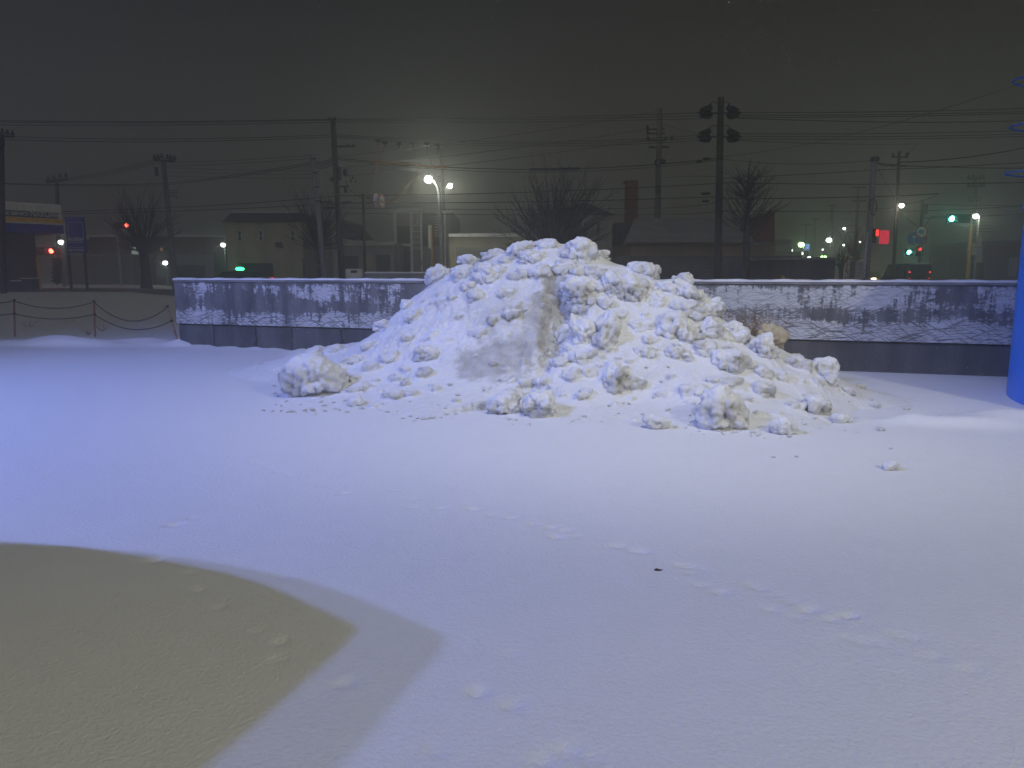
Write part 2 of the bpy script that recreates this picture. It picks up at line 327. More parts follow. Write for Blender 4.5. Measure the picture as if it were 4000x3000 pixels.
while cnt < 260:
    u, v = rg.uniform(1120, 3320), rg.uniform(960, 1680); d = ray(u, v); q = hit(u, v)
    if q.z < .05 or q.z > 1.9 or (u < 2050 and v < 1420 and rg.random() < .6) or pile_z(q.x, q.y) < q.z-.05: cnt += .3; continue
    k = (q-Vector((0, 0, EYE))).length/FPX; s = rg.choice([6, 8, 10, 13, 17], p=[.3, .28, .22, .13, .07])*k
    V, F, _ = chunk((s*rg.uniform(.9, 1.5), s, s*rg.uniform(.7, 1.1)), 900+int(cnt*10), 3, .5); put(V+np.array(q)+np.array([0, 0, s*.1]), F); cnt += 1
me = npmesh('tmp', np.vstack(ACC_V), np.concatenate(ACC_F), M['snow'], False)
o = bpy.data.objects.new('tmp', me); COL.objects.link(o); md = o.modifiers.new('r', 'REMESH'); md.mode = 'VOXEL'; md.voxel_size = .017
me2 = bpy.data.meshes.new_from_object(o.evaluated_get(bpy.context.evaluated_depsgraph_get())); bpy.data.objects.remove(o); bpy.data.meshes.remove(me)
V = np.empty(len(me2.vertices)*3, np.float32); me2.vertices.foreach_get('co', V); V = V.reshape(-1, 3).astype(float)
NRM = np.empty(len(V)*3, np.float32); me2.vertex_normals.foreach_get('vector', NRM); NRM = NRM.reshape(-1, 3).astype(float)
F = np.empty(len(me2.loops), np.int32); me2.loops.foreach_get('vertex_index', F); F = F.reshape(-1, 4); bpy.data.meshes.remove(me2)
# scraped faces seen in the photo, as dirty grey in an attribute that also carries painted shade
px = to_px(V)
def polymask(px, poly, soft):
    poly = np.array(poly, float); n = len(poly); ins = np.zeros(len(px), bool); dist = np.full(len(px), 1e9)
    for i in range(n):
        p, q = poly[i], poly[(i+1) % n]; c = ((p[1] > px[:, 1]) != (q[1] > px[:, 1])); xx = (q[0]-p[0])*(px[:, 1]-p[1])/((q[1]-p[1]) or 1e-9)+p[0]; ins ^= c & (px[:, 0] < xx)
        e = q-p; t = np.clip(((px-p)@e)/(e@e), 0, 1); dist = np.minimum(dist, np.linalg.norm(px-p-t[:, None]*e, axis=1))
    return sstep(-soft, soft, np.where(ins, dist, -dist))
nz = NRM[:, 2]; wob = 34*np.stack([fbm(V, 5, 2, 71), fbm(V, 5, 2, 72)], 1)+38*np.stack([fbm(V, 14, 3, 73), fbm(V, 14, 3, 74)], 1)
scr = np.maximum(polymask(px+wob, [(1800, 1370), (1880, 1350), (1990, 1320), (2130, 1270), (2150, 1330), (2080, 1430), (1990, 1470), (1900, 1500), (1790, 1470)], 26),
                 polymask(px+wob, [(2130, 1085), (2190, 1075), (2215, 1150), (2190, 1225), (2150, 1265), (2060, 1320), (2030, 1270), (2085, 1180)], 22))
scr = scr*(nz < .93)
steep = 1-sstep(.45, .88, nz)
rgh = np.clip(steep*(1-.85*scr)+.10, 0, 1)
kA = knob(V, 11, 3); kB = knob(V, 23, 13); V0 = V
V = V+NRM*(rgh*(.065*(kA-.4)+.042*(kB-.4)+.03*fbm(V, 6, 4, 23))+.006*fbm(V, 9, 3, 44)+scr*.006*fbm(V, 30, 2, 50))[:, None]
dirt_shade = np.clip(.04+.8*steep*(.45+.8*fbm(V, 2.6, 3, 31)+.4*(.6-kA)+.3*(.6-kB))+.12*np.maximum(fbm(V, 1.1, 2, 37), 0)+scr*.7, 0, .95)  # dirty steep sides and scrapes, with underside and crevice shade painted in
keep = V[F][:, :, 2].max(1) > -.06; F = F[keep]; used = np.unique(F); mp = np.zeros(len(V), int); mp[used] = np.arange(len(used)); F = mp[F]; V = V[used]; dirt_shade = dirt_shade[used]
pile = link('snow_pile', npmesh('snow_pile', V, F, M['snow'], True, dirt_shade))
tag(pile, 'tall heap of ploughed lumpy snow against the concrete wall', 'snow pile')
# separate chunks: u, v, hw, hh, on ground?, label
CH = [(1217, 1476, 106, 86, 1, 'largest loose snow boulder, at the far west foot of the heap, flat snowy top'),
 (1108, 1456, 38, 19, 1, 'small flat lump beside the big flat-topped boulder, away from the heap'),
 (1385, 1570, 30, 20, 1, 'small crumbly lump on the heap foot, between flat-topped boulder and grey scraped face'),
 (1966, 1577, 62, 44, 1, 'loose round boulder with a smaller lump at its foot, below the grey scraped face'),
 (2006, 1604, 26, 19, 1, 'fist-like lump leaning on the foot of the loose round boulder'),
 (2118, 1583, 64, 54, 1, 'loose wedge-shaped boulder with dark underside, in the middle of the heap front'),
 (2826, 1602, 84, 80, 1, 'big ball-shaped boulder at the front foot of the heap'),
 (2564, 1650, 46, 27, 1, 'low flat chunk lying just before the heap, next to the ball-shaped boulder'),
 (3064, 1668, 38, 30, 1, 'low crumbly chunk at the heap foot, one step past the ball-shaped boulder towards the tank'),
 (3193, 1594, 46, 44, 1, 'tilted chunk on the low tail of the heap towards the blue tank'),
 (3283, 1634, 26, 18, 1, 'small chunk with dark underside at the outermost tail of the heap'),
 (3485, 1826, 30, 15, 1, 'single dark-edged snow clod alone on the open snow in front of the blue tank'),
 (2036, 984, 54, 42, 0, 'smooth rounded boulder on the heap top, just beside the summit'),
 (1808, 1075, 48, 38, 0, 'round boulder on the upper heap edge facing the cream garage'),
 (1835, 1026, 38, 30, 0, 'knobbly boulder on the skyline in front of the cream garage shutter'),
 (1673, 1389, 44, 38, 0, 'rounded boulder half sunk in smooth powder, middle of the smooth slope'),
 (2270, 1000, 60, 64, 0, 'tall upright block on the skyline just past the summit'),
 (2265, 1146, 68, 58, 0, 'round boulder perched at the upper end of the grey scraped gully'),
 (2400, 1128, 44, 66, 0, 'upright narrow slab high on the heap, first of two side by side'),
 (2476, 1140, 54, 66, 0, 'upright broad slab high on the heap with flat snowy top'),
 (2276, 1299, 42, 76, 0, 'long standing chunk next to the tallest mid-slope slab'),
 (2361, 1310, 52, 88, 0, 'tallest pointed slab in the middle of the heap slope'),
 (2394, 1487, 56, 68, 0, 'chunk split by a crack, low on the heap front'),
 (2646, 1287, 68, 64, 0, 'broad knobbly boulder below the skyline knob'),
 (2682, 1152, 76, 40, 0, 'long crusted block on the descending skyline against the scratched wall'),
 (2776, 1214, 42, 46, 0, 'greyish block ending the skyline above the dry-grass wall stain'),
 (2776, 1299, 44, 52, 0, 'smooth upright lump balanced on the overhanging boulder'),
 (2846, 1416, 62, 56, 0, 'overhanging rounded boulder above the ball-shaped one'),
 (2970, 1375, 42, 64, 0, 'column-like chunk standing behind the overhanging boulder'),
 (3211, 1446, 48, 46, 0, 'square-sided block ending the heap before the bare wall base')]
for i, (u, v, hw, hh, gnd, lab) in enumerate(CH):
    if gnd:
        q = G(u, v+hh*.95); k = (q-Vector((0, 0, EYE))).length/FPX; r = (hw*k, hw*k*.85, hh*k*1.05); q.y += r[1]*.55
        pz = max(pile_z(q.x, q.y), 0); q.z = max(r[2]*.80, P(u, v, q.y).z)
    else:
        q = hit(u, v); k = (q-Vector((0, 0, EYE))).length/FPX; r = (hw*k*1.02, (hw+hh)*.5*k, hh*k*1.02); q = q+ray(u, v).normalized()*(r[1]*.18)
    V, F, dt = chunk(r, 300+i, 5 if hw > 35 else 4, 1.15, rot=.0 if hw > 80 else (.55 if hw == 76 else None))
    o = link('snow_boulder', npmesh('snow_boulder', V, F, M['snow'], True, dt)); o.location = q; tag(o, lab, 'snow boulder', 'snow boulders of the heap')
q = P(3012, 1322, 10.9); k = 10.9/FPX; V, F, dt = chunk((46*k, 40*k, 62*k), 377, 5, 1.); o = link('snow_boulder', npmesh('snow_boulder', V, F, M['warm_snow'], True, dt*.6)); o.location = q
tag(o, 'yellowish boulder behind the heap, against the scratched wall', 'snow boulder', 'snow boulders of the heap')
# crumbs on the snow
cr_me = []
for k in range(5):
    V, F, dt = chunk((1, .8, .6), 700+k, 3, .0); V = V*(1+.12*fbm(V, 3, 2, k))[:, None]; cr_me.append(npmesh('snow_crumb', V, F, M['snow'], True, dt+.15))
crumbs = [(1020, 1451, 10), (1030, 1605, 8), (1065, 1607, 7), (1140, 1610, 12), (1190, 1605, 10), (1270, 1585, 9), (1070, 1508, 8), (1310, 1598, 7), (1575, 1636, 9), (1630, 1637, 9), (1660, 1640, 16), (1690, 1636, 14), (1720, 1634, 10),
 (1745, 1622, 12), (1780, 1620, 10), (1990, 1641, 12), (2012, 1644, 11), (2050, 1628, 8), (2640, 1670, 9), (2690, 1668, 9), (2732, 1686, 7), (2700, 1698, 5), (2970, 1697, 6), (3020, 1788, 10), (3112, 1786, 9), (3061, 1812, 5), (3480, 1755, 9),
 (3360, 1560, 20), (3440, 1683, 18), (3345, 1690, 8), (3543, 1600, 14), (3545, 1630, 18), (3570, 1648, 22), (3610, 1650, 24), (3675, 1632, 12), (3815, 1662, 10), (2077, 1834, 5), (3415, 1592, 20), (2510, 1640, 9), (2875, 1690, 8), (2455, 1620, 8), (2350, 1650, 8), (2580, 1602, 9), (2520, 1590, 8), (2605, 1592, 8), (3140, 1668, 10), (3180, 1650, 10)]
rg = np.random.default_rng(77)
for k in range(150):
    t_ = rg.uniform(0, 1); u = 1050+2350*t_; vb = float(np.interp(u, [1050, 1300, 1600, 2000, 2500, 2800, 3080, 3280, 3400], [1590, 1600, 1630, 1648, 1672, 1690, 1703, 1655, 1600]))
    crumbs.append((u, vb+rg.normal(-14, 22), rg.choice([4, 5, 7, 9, 12], p=[.3, .3, .2, .13, .07])))
for i, (u, v, s) in enumerate(crumbs):
    o = bpy.data.objects.new('snow_crumb', cr_me[i % 5]); COL.objects.link(o); q = G(u, v); k = (q-Vector((0, 0, EYE))).length/FPX; s = s*k
    o.scale = (s, s, s*.9); o.rotation_euler = (0, 0, random.random()*6); o.location = (q.x, q.y, max(pile_z(q.x, q.y) if gy[0] < q.y < gy[-1] else 0, 0)+s*.25)
    tag(o, 'tiny snow crumb scattered around the foot of the heap', 'snow crumb', 'crumbs around the heap foot')

# ------------------------------------------------------------------ ground
def axis(segs):
    out = [segs[0][0]]
    for a, b, st in segs: n = max(1, round((b-a)/st)); out += list(np.linspace(a, b, n+1)[1:])
    return np.array(out)
ax = axis([(-260, -60, 40), (-60, -16, 4), (-16, -6, .25), (-6, -3.2, .06), (-3.2, 5.2, .03), (5.2, 9, .08), (9, 20, .5), (20, 60, 4), (60, 260, 40)])
ay = axis([(-40, -4, 6), (-4, 1.8, .5), (1.8, 6.2, .027), (6.2, 9.6, .045), (9.6, 19, .14), (19, 40, .8), (40, 100, 5), (100, 320, 30)])
AX, AY = np.meshgrid(ax, ay); x = AX.ravel(); y = AY.ravel(); P3 = np.column_stack([x, y, 0*x]); near = (np.abs(x) < 20) & (y > -4) & (y < 42)
z = np.zeros(len(x)); Pn = P3[near]
z[near] = .022*fbm(Pn, .3, 2, 60)+.0025*fbm(Pn, 2.2, 3, 61)+.0012*fbm(Pn, 11., 2, 62); z = z*sstep(1.0, 3.0, y)*(1-.6*sstep(6.5, 9, y))+terrain(x, y)
def bumpat(u, v, sx, sy, hgt, ang=0):
    global z
    q = G(u, v); c, s_ = math.cos(ang), math.sin(ang); dx = x-q.x; dy = y-q.y; a = (dx*c+dy*s_)/sx; b = (-dx*s_+dy*c)/sy; z = z+hgt*np.exp(-np.minimum(a*a+b*b, 30))
# drifts: strip in front of the tank, berm under the chain fence, heaplets at the wall foot
bumpat(3690, 1660, .62, .16, .075, -.25); bumpat(3560, 1645, .22, .12, .06); bumpat(3900, 1650, .5, .3, .10); bumpat(3985, 1640, .5, .3, .06)
for k in range(16): bumpat(20+k*44+random.uniform(-15, 15), 1348+random.uniform(-8, 6), random.uniform(.3, .7), random.uniform(.12, .25), random.uniform(.04, .13))
for u, v, hh in ((720, 1352, .14), (765, 1352, .12), (800, 1357, .09), (990, 1348, .14), (960, 1358, .10), (1020, 1362, .10), (1180, 1380, .10), (1090, 1366, .06), (870, 1362, .06)): bumpat(u, v, .26, .16, hh)
trk = [(195, 330), (285, 355), (355, 367), (410, 380), (375, 404), (462, 404), (582, 441), (623, 440), (680, 456), (714, 460), (865, 515), (910, 522), (905, 545), (950, 535), (935, 592), (972, 597), (1145, 590), (1175, 605), (1205, 632), (1255, 633), (1020, 620), (1295, 660), (1390, 688), (1220, 690), (1360, 690),
       (1320, 720), (1465, 730), (1520, 715), (1545, 714), (1595, 745), (1530, 803), (1590, 818), (1660, 828), (1705, 855), (1725, 793), (1785, 808), (1860, 877), (2005, 930), (65, 1010), (205, 1055), (200, 1080), (385, 1225), (450, 1215), (325, 1278), (515, 1268), (120, 318), (50, 295), (430, 1250)]
trk = [(1800+a*.9946, 1700+b*.9946) for a, b in trk]+[(900, 1782), (985, 1806), (1060, 1830), (1130, 1858), (1250, 1898), (1345, 1930), (1010, 1815), (1080, 1845), (1540, 1920), (1610, 1955), (1720, 1990), (1610, 1985), (690, 2046), (665, 2050), (750, 2023), (1110, 2256), (620, 2180), (590, 2190), (740, 2235), (780, 2300), (860, 2370), (1010, 2465), (1100, 2505), (1095, 2572), (1350, 2668), (2000, 2560), (1700, 2932), (1870, 2700)]
for i, (u, v) in enumerate(trk):
    sc_ = random.uniform(.020, .036); bumpat(u, v, sc_*1.1, sc_*.7, -random.uniform(.014, .028), random.uniform(-.6, .6)); bumpat(u+10, v+4, sc_*.7, sc_*.5, .0025)
nx, ny = len(ax), len(ay); idx = np.arange(nx*ny).reshape(ny, nx)
F = np.stack([idx[:-1, :-1].ravel(), idx[:-1, 1:].ravel(), idx[1:, 1:].ravel(), idx[1:, :-1].ravel()], 1)
gr = link('ground', npmesh('ground', np.column_stack([x, y, z]), F, M['powder'])); gr['kind'] = 'structure'
def strip(name, x0, x1, y0, y1, dz, m):
    xs = np.linspace(x0, x1, 60); v = []; f = []
    for i, q in enumerate(xs):
        for yy in (y0, y1): v.append((q, yy, tz(q, yy)+dz))
    for i in range(59): f.append((2*i, 2*i+2, 2*i+3, 2*i+1))
    mb = MB(); mb.v = v; mb.f = f; o = mb.build(name, m); o['kind'] = 'structure'; return o
strip('road', -120, 120, 39, 47, .03, M['slush'])
k = MB(); k.box((-120, 38.7, .45), (120, 38.95, .76)); kb = k.build('kerb', M['block']); kb['kind'] = 'structure'
o = MB(); q = G(2553, 2232); V_ = [(0, 0, .004), (.016, .007, .014), (.036, .002, .008), (.05, -.006, .012), (.03, -.012, .004), (.012, -.01, .006)]
o.prism([(q.x+a, q.y+b, c) for a, b, c in V_], (0, 0, .003)); tag(o.build('dead_leaf', M['leaf']), 'single dark dead leaf on the open snow', 'leaf')
# ------------------------------------------------------------------ concrete wall
wm, nt, b = newmat('frosted_wall_concrete'); tc = nd(nt, 'ShaderNodeTexCoord').outputs['Object']; sep = nd(nt, 'ShaderNodeSeparateXYZ'); nt.links.new(tc, sep.inputs[0]); wx, wz = sep.outputs[0], sep.outputs[2]
big = noise(nt, mapping(nt, tc, (.55, 1, .9)), 1.6, 5); drip = noise(nt, mapping(nt, tc, (5., 1, .55)), 2.2, 6, .6); fine = noise(nt, mapping(nt, tc, (1, 1, 1.6)), 16, 5, .7)
def scratch(ang, sc, lo, hi): return ramp(nt, noise(nt, mapping(nt, mapping(nt, tc, (1, 1, 1), (0, ang, 0)), (1.5*sc, 1, 44*sc)), 1., 3, .6), lo, hi)
s1 = scratch(R(24), 1., .54, .62); s2 = scratch(R(-26), 1.05, .54, .62); s3 = scratch(R(5), 1.2, .53, .60); s4 = scratch(R(-38), .8, .58, .66)
scr_ = math_(nt, 'MAXIMUM', math_(nt, 'MAXIMUM', s1, s2), math_(nt, 'MAXIMUM', s3, s4))
topb = ramp(nt, wz, 1.0, 1.12); midb = math_(nt, 'MULTIPLY', ramp(nt, wz, .78, .9), math_(nt, 'SUBTRACT', 1., ramp(nt, wz, 1.0, 1.12)))
lowb = math_(nt, 'SUBTRACT', 1., ramp(nt, wz, .68, .92)); lip = ramp(nt, wz, 1.36, 1.50)
rightb = ramp(nt, wx, 7.0, 10.5)
cov = math_(nt, 'ADD', math_(nt, 'MULTIPLY', big, 1.45), math_(nt, 'MULTIPLY', drip, .85))
cov = math_(nt, 'ADD', cov, math_(nt, 'MULTIPLY', fine, .62)); cov = math_(nt, 'ADD', cov, math_(nt, 'MULTIPLY', rightb, .11))
cov = math_(nt, 'ADD', cov, math_(nt, 'MULTIPLY', lowb, .13)); cov = math_(nt, 'SUBTRACT', cov, math_(nt, 'MULTIPLY', midb, .13)); cov = math_(nt, 'SUBTRACT', cov, math_(nt, 'MULTIPLY', lip, .30))
wht = ramp(nt, cov, 1.42, 1.58); wht = math_(nt, 'MULTIPLY', wht, math_(nt, 'SUBTRACT', 1., math_(nt, 'MULTIPLY', scr_, math_(nt, 'SUBTRACT', 1., math_(nt, 'MULTIPLY', topb, .5)))))
pl = noise(nt, mapping(nt, tc, (2.5, 1, .5)), 1.5, 6)
conc = mixc(nt, ramp(nt, pl, .3, .7), (.075, .075, .08), (.17, .17, .172)); bot_ = ramp(nt, wz, .5, .52); conc = mixc(nt, bot_, mixc(nt, .45, conc, (.02, .02, .022)), conc); conc = mixc(nt, ramp(nt, fine, .55, .75), conc, mixc(nt, .35, conc, (.05, .05, .05)))
isup = ramp(nt, wz, .515, .53); wht = math_(nt, 'MULTIPLY', wht, isup)
cl = mixc(nt, wht, conc, (.58, .59, .61)); nt.links.new(cl, b.inputs['Base Color']); b.inputs['Roughness'].default_value = .85
hh_ = math_(nt, 'ADD', math_(nt, 'MULTIPLY', wht, .6), math_(nt, 'MULTIPLY', fine, .5)); bump(nt, b, hh_, .5, .012)
yaw = math.atan2(wd.y, wd.x); L = (WB-WA).length+3.2
ZT = P(1300, 1092, wallY(P(1300, 1092, 14).x)).z
wall = thing('concrete_wall', 'long low concrete wall with scratched frost, behind the snow heap', 'wall', tuple(WA)); wall.rotation_euler = (0, 0, yaw)
def wpart(name, mb, m, bev=0, smooth=False):
    me = mb.mesh(name); me.materials.append(m); o = bpy.data.objects.new(name, me); COL.objects.link(o); o.parent = wall
    if smooth: me.polygons.foreach_set('use_smooth', [True]*len(me.polygons))
    if bev: q = o.modifiers.new('b', 'BEVEL'); q.width = bev; q.segments = 2
    return o
upm = MB()
jn = [0, .95, 2.05, 2.95, 4.15, 5.3, 6.5, 7.7, 8.6, 9.7, 10.9, L]
m_ = MB(); m_.box((0, -.02, .52), (L, .24, ZT-.065)); wpart('upper_panel', m_, wm, .008)
m_ = MB(); m_.box((-.015, -.045, ZT-.06), (L, .26, ZT-.018)); wpart('coping', m_, M['conc'], .01)
for i in range(len(jn)-1):
    m_ = MB(); m_.box((jn[i]+.012, .035, -.3), (jn[i+1]-.012, .235, .508)); wpart('base_block', m_, wm, .012)
m_ = MB(); m_.box((.03, .06, -.3), (L-.02, .2, .515)); wpart('core', m_, M['blk'])
V = []; F_ = []; n = 260
for i in range(n+1):
    xx = -.01+(L)*i/n; e = .012*math.sin(xx*7)+.008*math.sin(xx*17.3+1)
    for (yy, zz) in ((-.048+e*.6, -.014), (-.046+e*.8, .002+e*.4), (-.015, .016+e*.6), (.10, .026+e*.5), (.21, .018+e*.4), (.25, -.012)): V.append((xx, yy, ZT+zz))
for i in range(n):
    for k in range(5): a = i*6+k; F_.append((a, a+6, a+7, a+1))
m_ = MB(); m_.add(V, F_+[(0, 1, 2, 3, 4, 5), tuple(n*6+k for k in (5, 4, 3, 2, 1, 0))]); wpart('snow_cap', m_, M['cap'], smooth=True)
# cracks: dark damp runs on the base
for xx, ln in ((2.05, .42), (4.15, .4), (8.6, .3), (9.7, .42), (10.9, .36)):
    m_ = MB(); pts = [(xx+.03*math.sin(k*1.7), .033, .50-ln*k/7) for k in range(8)]; m_.tube(pts, [.016, .013, .017, .02, .027, .036, .04, .02], 5); wpart('damp_crack', m_, M['blk'])
# dry grass stems fallen against the wall
m_ = MB()
for k in range(170):
    a = P(2850+random.uniform(0, 170), 1400, 11.75); m_.tube([(a.x+random.uniform(-.2, .2), a.y, .5), (a.x+random.uniform(-.35, .35), a.y-.05, .95+random.uniform(-.25, .12))], [.006, .002], 4)
tag(m_.build('dry_grass', M['straw']), 'tuft of dry straw-coloured grass between heap and wall', 'dry grass')
# ------------------------------------------------------------------ blue tank with a caged ladder
T0 = G(3930, 1535); TR = 3.0; dT = Vector((T0.x, T0.y, 0)).normalized(); TC = T0+Vector((dT.y, -dT.x, 0))*TR; TC.z = 0; TZ = P(3975, 812, T0.y).z
tank = thing('blue_tank', 'bright blue cylindrical steel tank standing in the snow with hooped ladder', 'tank', tuple(TC))
m_ = MB(); m_.tube([(TC.x, TC.y, zz) for zz in (-.2, TZ)], TR, 72); m_.build('body', M['tank'], tank, True, 0).modifiers.new('e', 'EDGE_SPLIT')
m_ = MB(); m_.tube([(TC.x, TC.y, TZ-.02), (TC.x, TC.y, TZ+.06)], TR+.025, 72); m_.build('rim', M['tank'], tank, bev=.006)
m_ = MB(); m_.tube([(TC.x, TC.y, TZ+.055), (TC.x, TC.y, TZ+.5), (TC.x, TC.y, TZ+.55)], [TR-.1, 1.2, .1], 48); m_.build('cone_roof', M['tank'], tank, True)
m_ = MB(); m_.disc((T0.x+.03, T0.y-.12, TZ-.22), .05, (-.6, -1, 0), .12, 16); m_.build('bolt_lug', M['metal'], tank)
lx = T0+Vector((.85, -.5, 0))
for s_ in (-.2, .2):
    m_ = MB(); m_.tube([(lx.x+.15, lx.y+s_, TZ), (lx.x+.15, lx.y+s_, 5.3)], .025, 8); m_.build('ladder_rail', M['tank'], tank)
for k in range(9): m_ = MB(); m_.tube([(lx.x+.15, lx.y-.2, TZ+.2+k*.29), (lx.x+.15, lx.y+.2, TZ+.2+k*.29)], .014, 6); m_.build('ladder_rung', M['tank'], tank)
for (u, v) in ((3945, 672), (3968, 488), (3980, 306)):
    tip = P(u, v, lx.y-.05); rr = lx.x+.15-tip.x
    m_ = MB(); m_.tube([(lx.x+.15-rr*math.cos(a), lx.y+.9*math.sin(a)*.62, tip.z) for a in np.linspace(-math.pi/2, math.pi/2, 22)], .011, 6); m_.build('cage_hoop', M['hoop'], tank)
# ------------------------------------------------------------------ chain fence
posts = [((55, 1168), (58, 1318), 'thin rusty fence post with two chains, farthest from the concrete wall'), ((367, 1172), (372, 1318), 'upright rusty fence post between the two hanging chain bays'), ((652, 1192), (700, 1352), 'rusty fence post leaning towards the end of the concrete wall')]
pp = []
for (ut, vt), (ub, vb), lab in posts:
    bq = G(ub, vb); tq = P(ut, vt, bq.y); pp.append((bq, tq))
    t = thing('fence_post', lab, 'fence post', tuple(bq), 'posts of the chain fence')
    m_ = MB(); m_.tube([bq-Vector((0, 0, .15)), bq, tq], [.022, .022, .02], 10); m_.build('shaft', M['rust'], t, True)
    for fr in (.62, .97):
        m_ = MB(); c = bq.lerp(tq, fr); m_.tube([c-Vector((0, 0, .025)), c+Vector((0, 0, .025))], .034, 10); m_.build('clip', M['metal'], t)
off_post = (Vector((pp[0][0].x*2-pp[1][0].x, pp[0][0].y, 0)), Vector((pp[0][0].x*2-pp[1][0].x, pp[0][0].y, .82)))
bays = [(off_post, pp[0], .05, 'running out of the picture'), (pp[0], pp[1], .16, 'in the bay between the two upright posts'), (pp[1], pp[2], .36, 'sagging to the leaning post')]
for a, b_, sag, w in bays:
    for fr, nm in ((.62, 'lower chain'), (.95, 'upper chain')):
        A, B = a[0].lerp(a[1], fr), b_[0].lerp(b_[1], fr); m_ = MB(); pts = [A.lerp(B, i/70)-Vector((0, 0, sag*4*(i/70)*(1-i/70)*(1.1 if fr > .7 else .8))) for i in range(71)]
        m_.tube(pts, [.016 if i % 2 else .008 for i in range(71)], 5); tag(m_.build('chain', M['rubber']), nm+' '+w, 'chain', 'chains of the fence')
for u, v, lab in ((115, 1288, 'small dry weed by the far fence post'), (275, 1275, 'small dry weed in the middle of the fence bay'), (345, 1312, 'broken stalks at the upright fence post foot'), (400, 1300, 'few bent stalks just past the upright fence post')):
    q = G(u, v); m_ = MB()
    for k in range(14):
        a = random.uniform(0, 6.28); l = random.uniform(.12, .38); m_.tube([q, q+Vector((math.cos(a)*l*.5, math.sin(a)*l*.3, l*.6)), q+Vector((math.cos(a)*l, math.sin(a)*l*.5, l*.8))], [.006, .004, .002], 4)
    tag(m_.build('dry_weed', M['straw']), lab, 'weed', 'weeds along the fence')
# ------------------------------------------------------------------ poles
def polething(name, label, top, bot, Y, w, m, cat='utility pole', group='utility poles', taper=.75, parts=None):
    tq = P(*top, Y); bq = P(*bot, Y); r = w/2*Y/FPX; d = (tq-bq)/(tq.z-bq.z); gz = tz(bq.x, Y); bq = bq+d*(gz-.2-bq.z)
    t = thing(name, label, cat, tuple(bq), group); m_ = MB(); m_.tube([bq, tq], [r, r*taper], 14); m_.build('shaft', m, t, True).modifiers.new('e', 'EDGE_SPLIT'); return t
def arm(t, name, a, b_, Y, th, m, dy=0):
    A, B = P(*a, Y), P(*b_, Y+dy); m_ = MB(); m_.tube([A, B], th*Y/FPX, 6); return m_.build(name, m, t)
def insul(t, pts, Y, s):
    for u, v in pts:
        q = P(u, v, Y); k = s*Y/FPX; m_ = MB(); m_.tube([q, q+Vector((0, 0, k*.5)), q+Vector((0, 0, k*.6)), q+Vector((0, 0, k*1.4))], [k*.6, k*.6, k*.35, k*.3], 8); m_.build('insulator', M['metal'], t)
def can(t, name, u0, v0, u1, v1, Y, m, dy=-.3):
    a, b_ = P(u0, v0, Y), P(u1, v1, Y); m_ = MB(); r = abs(b_.x-a.x)/2; c = (a+b_)/2; m_.tube([(c.x, Y+dy, b_.z), (c.x, Y+dy, b_.z+.06), (c.x, Y+dy, a.z-.06), (c.x, Y+dy, a.z)], [r*.8, r, r, r*.7], 12); return m_.build(name, m, t)
U1 = polething('utility_pole', 'tallest dark wooden pole with four clusters of hooded insulators', (2816, 380), (2803, 1080), 34, 31, M['wood'])
for (u, v, sg) in ((2752, 440, -1), (2868, 440, 1), (2748, 532, -1), (2870, 532, 1)):
    for k in range(3):
        q = P(u+sg*(4 if k == 1 else -4), v+(k-1)*14, 34+(k-1)*.15); m_ = MB()
        m_.tube([q+Vector((-sg*.30, 0, 0)), q+Vector((-sg*.22, 0, .05)), q+Vector((0, 0, 0)), q+Vector((sg*.26, 0, -.02))], [.05, .17, .13, .03], 8); m_.build('insulator_hood', M['metal'], U1)
    arm(U1, 'bracket', (u-sg*18, v+2), (2812, v+2), 34, 3, M['metal'])
    c = P(u-sg*10, v-18, 34); e = P(2812, v-26, 34); m_ = MB(); m_.tube([c.lerp(e, i/8)+Vector((0, 0, .22*4*(i/8)*(1-i/8))) for i in range(9)], .018, 5); m_.build('jumper_wire', M['rubber'], U1)
for v in (575, 622, 715, 770, 825): arm(U1, 'clamp', (2797, v), (2825, v), 33.8, 4, M['metal'])
U2 = polething('utility_pole', 'hazy concrete pole with yellow guard at its foot beside the heap skyline', (2578, 425), (2563, 1075), 48, 26, M['conc_pole'])
for v, l in ((548, 42), (505, 45), (522, 42)): arm(U2, 'crossarm', (2578-l-8, v), (2580+l*.4, v), 48, 3, M['metal'])
insul(U2, [(2530, 503), (2530, 522), (2530, 544), (2600, 548), (2625, 545)], 48, 10)
can(U2, 'transformer', 2552, 625, 2596, 645, 48, M['metal'], -.35); can(U2, 'junction_box', 2556, 725, 2576, 760, 48, M['metal'], -.35)
for a, b_ in (((2534, 575), (2560, 575)), ((2584, 575), (2612, 575))): arm(U2, 'fuse', a, b_, 48, 4, M['metal'])
m_ = MB(); a = P(2567, 1010, 47.95); b_ = P(2566, 1075, 47.95); m_.tube([a, b_], .26, 14); m_.build('yellow_guard', M['yellow'], U2)
U3 = polething('utility_pole', 'dark pole with small transformer and switch gear, beside the road sign post', (1300, 462), (1336, 1085), 33, 26, M['wood'])
for v, u0, u1 in ((573, 1294, 1388), (729, 1312, 1362), (792, 1316, 1372), (790, 1246, 1300), (814, 1262, 1308)): arm(U3, 'crossarm', (u0, v), (u1, v-2), 33, 4, M['metal'])
can(U3, 'transformer', 1320, 655, 1342, 706, 33, M['wood'], -.25); can(U3, 'switch_box', 1346, 664, 1372, 690, 33, M['metal'], -.3); can(U3, 'junction_box', 1348, 730, 1366, 756, 33, M['metal'], -.25)
insul(U3, [(1360, 575), (1380, 575), (1372, 712), (1380, 700), (1390, 712), (1286, 470), (1310, 470)], 33, 9); arm(U3, 'fuse', (1292, 705), (1306, 695), 33, 9, M['metal'])
